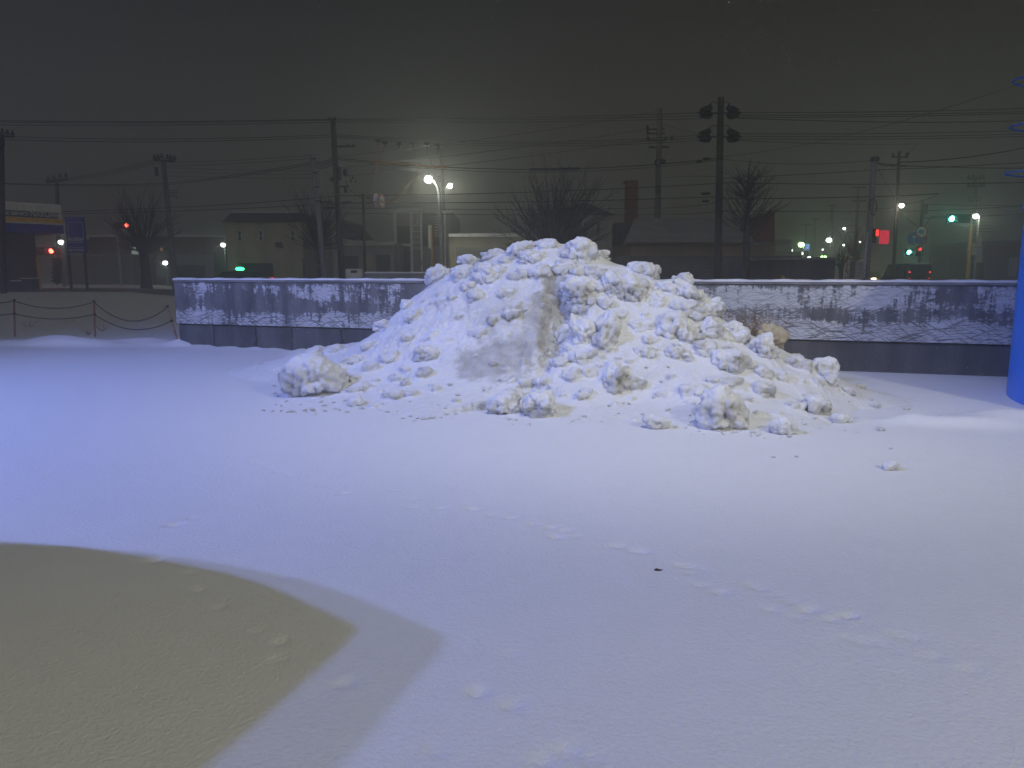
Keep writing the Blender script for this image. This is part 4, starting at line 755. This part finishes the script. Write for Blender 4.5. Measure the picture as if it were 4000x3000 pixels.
# blue board on two legs
YB = 40; bd = thing('sign_board', 'dark blue advertising board with white lettering on two posts by the tire shop', 'sign board', tuple(P(300, 1130, YB)))
slab(bd, 'board', M['blue'], 258, 848, 330, 988, YB, .14)
for uu in (265, 327):
    m_ = MB(); a = P(uu+2, 988, YB+.07); m_.tube([Vector((a.x, a.y, tz(a.x, a.y)-.1)), a+Vector((0, 0, .3))], .07, 8); m_.build('leg', M['blk'], bd)
for nm, r_ in (('border_line', (266, 868, 324, 869.5)), ('border_line', (266, 939, 326, 940.6)), ('border_line', (266, 945, 326, 947)), ('border_line', (266, 966, 327, 967.2)), ('border_line', (265, 870, 266.2, 938)), ('border_line', (323.5, 870, 324.5, 938))): slab(bd, nm, M['white'], *r_, YB-.012, .01)
q = P(295, 933.5, YB-.014); text('lettering', 'MICHELIN', M['acunit'], bd, q, .20, .82); q = P(296, 977, YB-.014); text('lettering', 'TIRE CENTRE', M['acunit'], bd, q, .15, .84)
for u0, u1, v0, l in ((42, 84, 1099, 'lower dark bin with snow on its lid by the tire shop wall'), (80, 122, 1090, 'taller dark bin with snow on its lid by the tire shop wall')):
    t = house('bin', l, u0, u1, v0, 38.6, .6, M['blk'], 'bin', 'bins by the tire shop', 'body'); a, b_ = P(u0, v0, 38.6), P(u1, v0, 38.6); m_ = MB(); m_.box((a.x-.02, 38.56, a.z+.003), (b_.x+.02, 39.25, a.z+.06)); m_.build('snow_cover', M['cap'], t, bev=.02)
# pale building with mansard roof
t = house('mansard_building', 'two-storey cream building with dark mansard roof and small windows', 886, 1185, 868, 55, 9, M['cream'])
a, b_ = P(886, 868, 55), P(1160, 868, 55); zr = P(900, 831, 55).z; m_ = MB()
m_.prism([(a.x-.25, 54.7, a.z+.002), (a.x-.25, 64.2, a.z+.002), (a.x+.25, 63.7, zr), (a.x+.25, 55.2, zr)], (b_.x-a.x+.1, 0, 0)); m_.build('mansard_roof', M['darkroof'], t)
m_ = MB(); m_.box((a.x+.2, 55.1, zr+.003), (b_.x-.1, 63.8, zr+.09)); m_.build('roof_snow', M['cap'], t)
for u in (929, 1012, 1137): pane(t, u, 902, u+13, 940, 55, mull=1)
slab(t, 'garage_opening', M['glass'], 930, 1028, 1066, 1080, 54.95, .045); slab(t, 'wall_unit', M['block'], 1074, 946, 1098, 964, 54.6, .39); slab(t, 'door', M['darkroof'], 1198-8, 1010, 1183, 1082, 54.96, .03)
# low brown block, left of it
t = house('long_low_building', 'long dim low building with a pale lower band and lit glass entrance', 355, 884, 925, 66, 8, M['brown']); slab(t, 'lower_band', M['greyw'], 355, 995, 884, 1082, 65.9, .095); slab(t, 'lit_glass', M['g_win'], 515, 965, 552, 1012, 65.84, .05)
pane(t, 624, 970, 636, 980, 65.9, M['g_orwin'], M['brown']); slab(t, 'dark_opening', M['glass'], 690, 1035, 800, 1082, 65.85, .04)
m_ = MB(); a, b_ = P(352, 925, 66), P(886, 925, 66); m_.box((a.x, 65.8, a.z+.003), (b_.x, 74, a.z+.12)); m_.build('roof_snow', M['cap'], t)
t = house('low_house', 'dim low house behind the blue board, with snowy eave line', 338-90, 520, 1000, 62, 6, M['block']); m_ = MB(); a, b_ = P(245, 1000, 62), P(525, 1000, 62); m_.box((a.x, 61.4, a.z+.003), (b_.x, 68, a.z+.14)); m_.build('eave', M['greyw'], t)
m_ = MB(); 
m_.prism([P(240, 965, 78), P(700, 965, 78), P(660, 935, 84), P(300, 935, 84)], (0, 0, -.3)); rf = thing('dark_roof_house', 'dark roofed house faintly seen behind the low house', 'building', tuple(P(400, 1080, 78)), 'buildings across the street'); m_.build('roof', M['darkroof'], rf); m_ = MB(); m_.prect(250, 966, 690, 1085, 78.6, 5); m_.build('wall', M['brown'], rf)
t = house('hedge_block', 'dark clipped hedge between the low building and the mansard building', 835, 885, 985, 59, 2, M['hedge'], 'hedge', None, 'leaf_mass')
# centre building with white frame
t = house('framed_building', 'grey-green building with white frame columns and dark glass by the twin lamp', 1540, 1765, 826, 50, 8, M['greyw'])
for u0, u1 in ((1540, 1549), (1603, 1612), (1643, 1649), (1735, 1742)): slab(t, 'frame_column', M['white'], u0, 830, u1, 1080, 49.8, .19)
slab(t, 'top_beam', M['white'], 1540, 823, 1765, 830, 49.78, .21); slab(t, 'dark_window', M['glass'], 1551, 882, 1601, 950, 49.95, .045); slab(t, 'dark_window', M['glass'], 1651, 832, 1733, 960, 49.95, .045); slab(t, 'window_rail', M['white'], 1549, 955, 1603, 959, 49.9, .09)
slab(t, 'dark_window', M['glass'], 1551, 962, 1601, 1075, 49.95, .04)
for k in range(5): slab(t, 'rail', M['white'], 1612, 880+k*22, 1643, 882+k*22, 49.9, .09)
for k in range(9):
    slab(t, 'blind_slat', M['acunit'], 1700, 832+k*11, 1712, 835+k*11, 49.8, .05)
    if k < 4: slab(t, 'blind_slat', M['acunit'], 1628, 838+k*10, 1637, 842+k*10, 49.8, .05)
slab(t, 'yellow_post', M['yellow'], 1551, 990, 1555, 1045, 49.7, .08); slab(t, 'yellow_post', M['yellow'], 1643, 1015, 1648, 1036, 49.7, .08)
t = thing('banner_sign', 'tall narrow white banner sign with orange characters on a post, beside the twin lamp', 'sign', tuple(P(1685, 1080, 42))); slab(t, 'panel', M['acunit'], 1673, 880, 1685, 970, 42, .1); slab(t, 'character_strip', M['orange_cover'], 1682, 890, 1684.6, 968, 41.97, .028)
m_ = MB(); a = P(1688, 1085, 42.05); m_.tube([Vector((a.x, 42.05, tz(a.x, 42)-.1)), P(1686, 880, 42.05)], .05, 8); m_.build('post', M['yellow'], t)
t = house('small_house', 'dark small house with pitched roof behind the transformer pole', 1330, 1540, 948, 46, 7, M['greyw']); a, b_ = P(1335, 930, 52), P(1420, 930, 52); pk = P(1366, 866, 52)
m_ = MB(); m_.prism([(a.x, 50, a.z), (b_.x, 50, a.z), (pk.x, 50, pk.z)], (0, 6, 0)); m_.build('gable_roof', M['darkroof'], t); slab(t, 'porch_beam', M['palew'], 1330, 945, 1538, 960, 45.6, .35); slab(t, 'dark_shutter', M['darkroof'], 1470, 995, 1525, 1078, 45.95, .04); slab(t, 'dark_window', M['glass'], 1345, 1000, 1400, 1050, 45.95, .04)
slab(t, 'light_board', M['tan'], 1428, 995, 1456, 1040, 45.9, .09)
t = house('small_shed_roof', 'low white-topped fence wall beside the sign post', 1425, 1715, 1068, 29, .2, M['greyw'], 'low wall', None); a, b_ = P(1425, 1068, 29), P(1715, 1068, 29); m_ = MB(); m_.box((a.x, 28.95, a.z+.003), (b_.x, 29.25, a.z+.06)); m_.build('snow_cover', M['cap'], t, bev=.02); t.name = 'low_wall'
ac = house('outdoor_unit', 'white outdoor fan unit showing over the concrete wall by the sign post', 1352, 1412, 1050, 30, .4, M['acunit'], 'fan unit', None, 'case'); slab(ac, 'grille', M['blk'], 1370, 1056, 1394, 1066, 29.97, .028)
# cream garage with roller shutter
t = house('garage', 'cream flat-roofed garage with wide roller shutter and lit roof edge', 1756, 2075, 925, 39.5, 7, M['cream']); slab(t, 'roof_edge', M['white'], 1752, 912, 2079, 925, 39.35, 7.2); slab(t, 'shutter', M['shutter'], 1782, 966, 2040, 1084, 39.48, .018)
for k in range(9): slab(t, 'shutter_rib', M['shutter'], 1782, 975+k*12, 2040, 977+k*12, 39.465, .014)
# white house behind the summit
t = house('white_house', 'pale house with shuttered windows behind the central tree', 2080, 2390, 838, 48, 9, M['palew']); a, b_, pk = P(2075, 838, 47.7), P(2400, 838, 47.7), P(2290, 792, 47.7); m_ = MB(); m_.prism([(a.x, 47.7, a.z+.003), (b_.x, 47.7, a.z+.003), (pk.x, 47.7, pk.z)], (0, 9.5, 0)); m_.build('gable_roof', M['darkroof'], t)
for u0, u1 in ((2210, 2226), (2234, 2272), (2280, 2292), (2330, 2343)): pane(t, u0, 866, u1, 920, 48, M['glass'] if u0 != 2234 else None, M['palew'])
slab(t, 'lower_opening', M['glass'], 2350, 985, 2378, 1010, 47.95, .04)
dk = house('dark_house', 'dark narrow house with steep side between pale house and big roof', 2402, 2470, 870, 52, 5, M['darkroof'])
ch = thing('chimney', 'tall red brick chimney rising behind the big roof', 'chimney', tuple(P(2467, 1080, 60))); slab(ch, 'stack', M['brick'], 2445, 712, 2489, 1085, 60, 1.0); slab(ch, 'cap', M['brick'], 2442, 704, 2492, 712, 59.9, 1.2)
# big roofed hall
t = house('hall', 'long tan hall with broad snow-dusted roof and dark red gable corner', 2464, 3026, 945, 42, 10, M['tan']); a, b_ = P(2446, 945, 41.5), P(3018, 945, 41.5); r0, r1 = P(2484, 850, 46), P(2980, 850, 46)
rm = mat('snow_dusted_roof', (.3, .31, .31), .2, 1.2, .85, .2); m_ = MB(); m_.add([(a.x, 41.5, a.z), (b_.x, 41.5, a.z), (r1.x, 46.5, r1.z), (r0.x, 46.5, r0.z), (a.x, 41.5, a.z-.12), (b_.x, 41.5, a.z-.12), (r1.x, 52, a.z), (r0.x, 52, a.z)], [(0, 1, 2, 3), (0, 4, 5, 1), (3, 2, 6, 7), (1, 5, 6, 2), (0, 3, 7, 4), (4, 7, 6, 5)]); m_.build('roof', rm, t)
m_ = MB(); m_.prism([P(2950, 944, 41.2), P(3026, 944, 41.2), P(3026, 828, 41.2)], (0, 5, 0)); m_.build('red_gable', M['redw'], t); slab(t, 'eave_board', M['brown'], 2446, 946, 2948, 952, 41.46, .1)
t = house('block_fence', 'long grey block fence in front of the tan hall', 2396, 3130, 1000, 37, .25, M['block'], 'fence', None)
for k in range(4): slab(t, 'block_course', M['greyw'], 2396, 1020+k*16, 3130, 1021+k*16, 36.99, .008)
t = house('shed', 'dark corrugated shed with pale roof edge beyond the concrete wall', 3018, 3262, 1014, 31, 4, M['shed'], 'shed', None); slab(t, 'roof_edge', M['greyw'], 3012, 1008, 3266, 1014, 30.8, 4.3)
for k in range(30): slab(t, 'roof_rib', M['metal'], 3014+k*8.3, 1005.5, 3018+k*8.3, 1008, 30.8, 4.2)
t = house('distant_building', 'dim distant flat building beyond the shed', 3024, 3092, 935, 88, 8, M['greyw']); slab(t, 'dark_upper', M['darkroof'], 3030, 936, 3086, 955, 87.9, .08); house('distant_low_block', 'dim low distant block under the lime-tinted lamp', 3026, 3130, 982, 84, 6, M['block'])
t = house('corner_store', 'far dim store with red stripe behind the corner lamp', 3846, 4080, 940, 68, 9, M['brown']); slab(t, 'red_stripe', M['redw'], 3846, 962, 4080, 982, 67.9, .08); slab(t, 'roof_band', M['block'], 3846, 940, 4080, 948, 67.9, .08); slab(t, 'pale_pillar', M['palew'], 3950, 1005, 3974, 1080, 67.5, .4)
t = thing('store_sign', 'pale tiered sign panels on a yellowish post by the corner lamp', 'sign', tuple(P(3788, 1080, 57)))
for r_ in ((3812, 920, 3836, 950), (3776, 968, 3836, 996), (3808, 996, 3840, 1026), (3778, 950, 3834, 964)): slab(t, 'panel', M['palew'], *r_, 57, .15)
a = P(3779, 1085, 57); m_ = MB(); m_.tube([(a.x, 57, tz(a.x, 57)-.1), tuple(P(3795, 880, 57))], [.17, .12], 10); m_.build('post', M['yellow'], t)
t = thing('lit_sign', 'small blue lit sign with white mark next to the lime-tinted lamp', 'sign', tuple(P(3153, 1060, 90))); slab(t, 'panel', M['g_bluebox'], 3146, 953, 3162, 978, 90, .2); slab(t, 'white_mark', M['acunit'], 3150, 958, 3153, 968, 89.97, .02); slab(t, 'white_foot', M['g_win'], 3147, 973, 3161, 977, 89.97, .02)
m_ = MB(); a = P(3154, 1070, 90.1); m_.tube([(a.x, 90.1, 0), tuple(P(3154, 978, 90.1))], .1, 6); m_.build('post', M['metal'], t)
t = thing('lit_box_sign', 'glowing red upright box on the leaning banded pole', 'sign', tuple(P(3458, 930, 33))); slab(t, 'red_face', M['g_redbox'], 3446, 900, 3473, 952, 33, .25)
m_ = MB(); m_.tube([P(3400, 957, 33.1), P(3455, 957, 33.1), P(3455, 950, 33.1)], .03, 6); m_.build('bracket', M['galv'], t); m_ = MB(); m_.tube([P(3408, 898, 33.1), P(3455, 897, 33.1)], .03, 6); m_.build('bracket', M['galv'], t)
t = thing('pedestrian_signal', 'red lit pedestrian signal seen edge-on between banded pole and red box', 'traffic light', tuple(P(3429, 912, 32.6))); slab(t, 'case', M['metal'], 3408, 893, 3424, 950, 32.7, .25); slab(t, 'red_lens', M['g_tail'], 3424, 897, 3433, 922, 32.65, .06)
t = house('control_cabinet', 'grey-blue roadside control cabinet behind the wall by the leaning pole', 3341, 3374, 1020, 36, .6, M['galv'], 'cabinet', None, 'case'); slab(t, 'door_seam', M['blk'], 3357, 1024, 3358, 1082, 35.99, .008)
for (a, b_), l in ((((3314, 965), (3302, 1085)), 'red and white striped snow pole leaning by the cabinet'), (((3310, 1000), (3312, 1085)), 'upright red and white striped snow pole by the cabinet')):
    A, B = P(*a, 37), P(*b_, 37); t = thing('snow_pole', l, 'snow pole', tuple(B), 'snow poles'); B = B+(B-A)*.3
    for k in range(8): m_ = MB(); m_.tube([A.lerp(B, k/8), A.lerp(B, (k+1)/8)], .03, 6); m_.build('band', M['red'] if k % 2 == 0 else M['acunit'], t)
# ------------------------------------------------------------------ vehicles
def wheel(t, c, r, axis=(1, 0, 0)):
    m_ = MB(); m_.disc(Vector(c)-Vector(axis)*.1, r, axis, .2, 18); o = m_.build('wheel', M['rubber'], t); m_ = MB(); m_.disc(Vector(c)-Vector(axis)*.105, r*.6, axis, .21, 14); m_.build('rim', M['galv'], t)
def prof(t, name, m, pts, c, h, d, w, bev=.05):
    """side profile pts (along, up) extruded across; h along-direction, d across-direction"""
    h = Vector(h); d = Vector(d); c = Vector(c); m_ = MB(); m_.prism([c+h*a+Vector((0, 0, z_))-d*(w/2) for a, z_ in pts], d*w); return m_.build(name, m, t, bev=bev)
x0, x1 = P(3545, 1050, 46).x, P(3643, 1050, 46).x; g = tz((x0+x1)/2, 46); van = thing('van', 'dark boxy van with red tail lamps, seen over the wall past the banded pole', 'van', ((x0+x1)/2, 46, g)); w = x1-x0; c = ((x0+x1)/2, 46, g)
prof(van, 'body', M['carbody'], [(0, .3), (0, 1.1), (.08, 1.82), (.3, 1.9), (2.5, 1.88), (3.0, 1.15), (3.35, 1.0), (3.4, .3)], c, (0, 1, 0), (1, 0, 0), w, .07)
m_ = MB(); m_.prism([(x0+.14, 45.97, g+1.1), (x1-.14, 45.97, g+1.1), (x1-.2, 46.04, g+1.72), (x0+.2, 46.04, g+1.72)], (0, .05, 0)); m_.build('rear_window', M['glass'], van)
m_ = MB(); m_.prism([(x0-.012, 46.35, g+1.12), (x0-.012, 48.6, g+1.12), (x0-.012, 48.3, g+1.7), (x0-.012, 46.3, g+1.7)], (.03, 0, 0)); m_.build('side_window', M['glass'], van)
for xx in (x0+.06, x1-.22): m_ = MB(); m_.box((xx+.03, 45.96, g+1.34), (xx+.12, 46.0, g+1.42)); m_.build('tail_lamp', M['g_tail'], van)
for xx in (x0+.08, x1-.28): m_ = MB(); m_.box((xx+.04, 45.96, g+.99), (xx+.14, 46.0, g+1.02)); m_.build('tail_lamp', M['g_tail'], van)
for xx in (x0+.1, x1-.1):
    for yy in (46.6, 48.7): wheel(van, (xx, yy, g+.28), .28)
m_ = MB(); m_.box((x0+.1, 46.2, g+1.9), (x1-.1, 48.3, g+1.96)); m_.build('roof_snow', M['cap'], van, bev=.02)
def oncoming(lab, u, Y):
    q = P(u, 1080, Y); g = tz(q.x, Y); t = thing('car', lab, 'car', (q.x, Y, g)); c = (q.x, Y, g)
    prof(t, 'body', M['carbody'], [(0, .25), (0, .75), (.9, .95), (4.1, .95), (4.2, .3)], c, (0, 1, 0), (1, 0, 0), 1.66, .06); prof(t, 'cabin', M['glass'], [(.95, .95), (1.6, 1.42), (3.2, 1.45), (3.9, .96)], c, (0, 1, 0), (1, 0, 0), 1.4, .04)
    for s_ in (-1, 1): m_ = MB(); m_.ball((q.x+s_*.6, Y-.02, g+.66), (.30, .09, .12)); m_.build('headlight', M['g_head'], t, True)
    for s_ in (-.78, .78):
        for yy in (.8, 3.4): wheel(t, (q.x+s_, Y+yy, g+.3), .3)
    light('head_light', (q.x, Y-.6, g+.7), LP*.2, (1, .8, .5), .3)
oncoming('oncoming car with two bright yellowish headlights just over the wall', 3434, 84)
q = P(932, 1080, 43); g = tz(q.x, 43); tx = thing('taxi', 'taxi with glowing green roof lamp, mostly hidden behind the wall', 'taxi', (q.x, 43, g)); c = (q.x, 43, g)
prof(tx, 'body', M['carsilver'], [(-2.2, .3), (-2.2, .7), (-1.2, .92), (1.5, .95), (2.2, .85), (2.2, .3)], c, (1, 0, 0), (0, 1, 0), 1.7, .06); prof(tx, 'cabin', M['glass'], [(-1.25, .92), (-.6, 1.40), (.85, 1.42), (1.6, .95)], c, (1, 0, 0), (0, 1, 0), 1.5, .05); prof(tx, 'roof', M['carsilver'], [(-.62, 1.41), (-.5, 1.47), (.75, 1.48), (.88, 1.425)], c, (1, 0, 0), (0, 1, 0), 1.46, .02)
m_ = MB(); m_.ball((q.x+.1, 43, g+1.56), (.26, .15, .11), 12, 8); m_.build('roof_lamp', M['g_taxi'], tx, True); m_ = MB(); m_.box((q.x+2.12, 42.15, g+.98), (q.x+2.22, 42.4, g+1.08)); m_.build('tail_lamp', M['g_tail'], tx)
for xx in (-1.35, 1.35):
    for yy in (-.8, .8): wheel(tx, (q.x+xx, 43+yy, g+.31), .31, (0, 1, 0))
light('taxi_light', (q.x+.1, 42.7, g+1.8), LP*.03, (.1, 1, .4), .1)
q = P(1010, 1084, 43.2); light('tail_light', (q.x, 42.6, q.z), LP*.03, (1, .3, .1), .1)
# ------------------------------------------------------------------ bare trees
def tree(name, lab, base, fork, Y, w, n, L, spread, kind, seed, twigs=5, rs=.014, m=None):
    rn = random.Random(seed); b = P(*base, Y); f = P(*fork, Y); b = Vector((f.x+(b.x-f.x)*.6, Y, tz(b.x, Y)-.15)); k = Y/FPX; r = w*k/2
    t = thing(name, lab, 'tree', tuple(b), 'bare street trees'); m_ = MB(); h = f.z-b.z
    top = f+Vector((0, 0, .1)); pts = [b, b.lerp(f, .15), b.lerp(f, .5)+Vector((.03, .02, 0)), b.lerp(f, .85), f, f+Vector((0, 0, r*1.2))]; rad = [r*1.5, r*1.1, r*.95, r*.95, r*1.25, r*.5]
    if kind == 'leader': top = P(fork[0]+8, fork[1]-L*1.0, Y); pts = [b, b.lerp(f, .15), b.lerp(f, .6)+Vector((.04, 0, 0)), f, f.lerp(top, .5), top]; rad = [r*1.35, r*1.05, r, r*.95, r*.5, r*.12]
    m_.tube(pts, rad, 12)
    for q in range(5):
        c = b.lerp(f, rn.uniform(.3, .98)); a = rn.uniform(0, 6.28); m_.ball((c.x+math.cos(a)*r*.6, c.y+math.sin(a)*r*.6, c.z), (r*.6, r*.6, r*.7), 8, 6)
    m_.build('trunk', m or M['bark'], t, True); m_ = MB()
    def limb(p, d, l, r0, depth):
        path = [p]; rr = [r0]; seg = 6 if depth == 0 else 3; cur = Vector(p); dd = Vector(d).normalized(); side = Vector((rn.uniform(-1, 1), rn.uniform(-1, 1), 0))*.10
        for i in range(seg):
            dd = (dd+Vector((0, 0, (.05 if kind == 'vase' else .07) if depth == 0 else .08))+side+Vector((rn.gauss(0, .07), rn.gauss(0, .07), rn.gauss(0, .05)))).normalized(); cur = cur+dd*(l/seg); path.append(cur.copy()); rr.append(r0*(1-.8*(i+1)/seg))
        m_.tube(path, rr, 5 if depth == 0 else 3, False)
        if depth < 2:
            for q in range(twigs if depth == 0 else 2):
                i = rn.uniform(.25, .95); j = min(int(i*seg), seg-1); pp_ = path[j].lerp(path[j+1], i*seg-j); d2 = (path[j+1]-path[j]).normalized()+Vector((rn.gauss(0, .42), rn.gauss(0, .42), rn.gauss(.05, .3))); limb(pp_, d2, l*rn.uniform(.2, .42)*(1.1-i*.4), max(r0*.5*(1-i*.6), .004), depth+1)
    for q in range(n):
        az = rn.uniform(0, 6.283)
        if kind == 'leader':
            s_ = rn.uniform(0, .9); p = f.lerp(top, s_)-Vector((0, 0, .1)); el = R(rn.uniform(12, 50)); l = L*k*(1-.6*s_)*rn.uniform(.5, .85)*spread
        else:
            el = R(90)*(rn.random()**spread)-R(6); p = f+Vector((math.cos(az)*r*.8, math.sin(az)*r*.8, rn.uniform(-r*1.2, r*1.2))); l = L*k*(.52+.48*math.sin(max(el, 0)))*rn.uniform(.55, 1.0)
        limb(p, Vector((math.cos(az)*math.cos(el), math.sin(az)*math.cos(el), math.sin(el))), l, rs*rn.uniform(.8, 1.5), 0)
    m_.build('crown', m or M['bark'], t); return t
tree('bare_tree', 'wide bare pollarded tree rising right behind the heap summit', (2150, 1085), (2152, 985), 29, 52, 150, 365, 1.05, 'vase', 3, 9, .028)
tree('bare_tree', 'bare tree with straight leader beside the tallest pole', (2908, 1085), (2916, 925), 29, 30, 110, 270, .95, 'leader', 5, 5, .017)
tree('bare_tree', 'dim thick-trunked bare tree around the red signal', (575, 1118), (558, 968), 49, 34, 120, 250, .8, 'vase', 8, 5, .024)
tree('bare_tree', 'faint bare tree behind the pale leaning pole', (1250, 1085), (1248, 965), 43, 24, 120, 255, .7, 'vase', 9, 4, .018)
tree('bare_tree', 'small twiggy tree by the far lamps next to the leaning pole', (3345, 1085), (3345, 1010), 58, 10, 60, 125, .7, 'vase', 12, 4, .02)
tree('bare_tree', 'low scrubby reddish tree behind the striped snow poles', (3288, 1085), (3286, 1040), 44, 16, 30, 80, .6, 'vase', 14, 4, .02)
tree('bare_tree', 'dark distant tree crown over the tire shop roof', (110, 1085), (110, 900), 72, 30, 70, 120, .6, 'vase', 17, 4, .04)
hb = MB(); rn = random.Random(4)
for k in range(900):
    a = P(222+rn.gauss(0, 8), 1010+rn.random()*95, 50+rn.uniform(-.4, .4)); s_ = .05; n_ = Vector((rn.gauss(0, 1), rn.gauss(0, 1), rn.gauss(0, 1))).normalized(); b_ = n_.orthogonal().normalized()*s_*1.6; c_ = n_.cross(b_).normalized()*s_; hb.add([a-b_, a-c_, a+b_, a+c_], [(0, 1, 2, 3)])
t = thing('shrub', 'slim green shrub under the red signal by the tire shop wall', 'shrub', tuple(P(222, 1105, 50))); hb.build('foliage', M['hedge'], t); m_ = MB(); m_.tube([P(224, 1112, 50), P(222, 1015, 50)], [.06, .02], 6); m_.build('stem', M['bark'], t)
# ------------------------------------------------------------------ falling snow
fl = MB(); rn = random.Random(21)
for k in range(NFLAKE):
    Y = rn.uniform(6.0, 24); xx = rn.uniform(-.8, .8)*Y; zz = rn.uniform(.1, 1.65+.42*Y); r_ = rn.uniform(.0018, .0029); c = Vector((xx, Y, zz)); a = rn.uniform(0, 6.28)
    e1 = Vector((math.cos(a), math.sin(a), .3))*r_; e2 = Vector((-math.sin(a), math.cos(a), .2))*r_; e3 = Vector((.2, .1, 1))*r_*1.3
    fl.add([c+e1, c-e1, c+e2, c-e2, c+e3, c-e3], [(0, 2, 4), (2, 1, 4), (1, 3, 4), (3, 0, 4), (2, 0, 5), (1, 2, 5), (3, 1, 5), (0, 3, 5)])
me = bpy.data.meshes.new('falling_snow'); me.from_pydata(fl.v, [], fl.f); me.materials.append(M['cap']); o = link('falling_snow', me); o['kind'] = 'stuff'; o['label'] = 'fine snow falling through the whole scene'; o['category'] = 'falling snow'
# ------------------------------------------------------------------ added unseen slab on posts, outline shaped to shade the near snow
LA = Vector((-14., 3., 12.)); HC = 2.0; kk = HC/LA.z
def up_(S_): return Vector((S_.x+(LA.x-S_.x)*kk, S_.y+(LA.y-S_.y)*kk, HC))
EDGE = [(-500, 2092), (0, 2112), (300, 2132), (600, 2178), (900, 2240), (1050, 2288), (1180, 2345), (1290, 2396), (1352, 2424), (1392, 2452), (1385, 2480), (1340, 2530), (1210, 2640), (1010, 2820), (800, 3000), (560, 3300)]
pol = [up_(G(*e)) for e in EDGE]; S2 = G(1735, 2486); O = up_(G(1392, 2452))
LB = Vector(((O.x-S2.x*(1-kk))/kk, (O.y-S2.y*(1-kk))/kk, LA.z))
pol += [pol[-1]+Vector((-3.5, -1.5, 0)), pol[0]+Vector((-2, .4, 0))]
m_ = MB(); m_.prism(pol, (0, 0, -.08)); cn = thing('shade_blocker', 'added unseen slab shaped to throw the grey-olive shade across the near snow', 'shade_blocker', (O.x-2, O.y, 0)); m_.build('blocker_slab', M['white'], cn)
cc = sum((Vector(q) for q in pol), Vector())/len(pol)
for q in (cc+Vector((.3, .2, 0)), cc+Vector((-1.2, -.4, 0))): m_ = MB(); m_.tube([(q.x, q.y, -.1), (q.x, q.y, HC-.083)], .06, 10); m_.build('post', M['galv'], cn)
# ------------------------------------------------------------------ lights of the yard (blue sign lamps and yard floodlights beside and behind the camera)
BLUE = (.27, .36, 1.)
for q in (LA, LB): light('blue_lamp', q, PB, BLUE, .14, 'SPOT', (-1.2, 11., 0), 92, 1.)
light('yard_flood', (2.3, 3.2, 10.5), PW, (.95, .96, 1.), .25, 'SPOT', (1.5, 10., .6), 66, 1.)
light('warm_flood', (8.5, -3.5, 7.5), PY, (1., .95, .70), .3)
sl = bpy.data.lights.new('fill_glow', 'SUN'); sl.energy = .2; sl.angle = R(80); sl.color = (1., .97, .86); so = bpy.data.objects.new('fill_glow', sl); COL.objects.link(so); so.rotation_euler = (R(52), 0, R(-12))   # added soft fill from behind the camera, brightening the far fronts
# ------------------------------------------------------------------ world and air
w = bpy.data.worlds.new('World'); S.world = w; w.use_nodes = True; nt = w.node_tree; bg = nt.nodes['Background']
tc = nd(nt, 'ShaderNodeTexCoord').outputs['Generated']; sep = nd(nt, 'ShaderNodeSeparateXYZ'); nt.links.new(tc, sep.inputs[0])
c1 = mixc(nt, ramp(nt, sep.outputs[2], 0, .42), (.054, .056, .045), (.017, .0172, .015)); c1 = mixc(nt, ramp(nt, sep.outputs[0], -.7, .5, .35, 0), c1, mixc(nt, .5, c1, (.018, .024, .030)))
nt.links.new(c1, bg.inputs[0]); bg.inputs[1].default_value = SKY
hz = MB(); hz.box((-290, -55, -2.5), (290, 335, 17)); hm = bpy.data.materials.new('snowy_air'); hm.use_nodes = True; nt = hm.node_tree; nt.nodes.clear(); out = nt.nodes.new('ShaderNodeOutputMaterial'); pv = nt.nodes.new('ShaderNodeVolumePrincipled')
pv.inputs['Density'].default_value = HAZE; pv.inputs['Color'].default_value = (.9, .9, .84, 1); pv.inputs['Anisotropy'].default_value = .86; nt.links.new(pv.outputs[0], out.inputs['Volume'])
o = hz.build('haze', hm); o['kind'] = 'stuff'; o['label'] = 'snowy night air fading the far street'
S.view_settings.view_transform = 'Standard'; S.view_settings.look = 'None'; S.view_settings.exposure = 0; S.view_settings.gamma = 1
cy = S.cycles; cy.use_denoising = True; cy.max_bounces = 6; cy.diffuse_bounces = 3; cy.glossy_bounces = 2; cy.volume_bounces = 1; cy.transmission_bounces = 2; cy.sample_clamp_indirect = 4; cy.caustics_reflective = False; cy.caustics_refractive = False; cy.use_light_tree = True
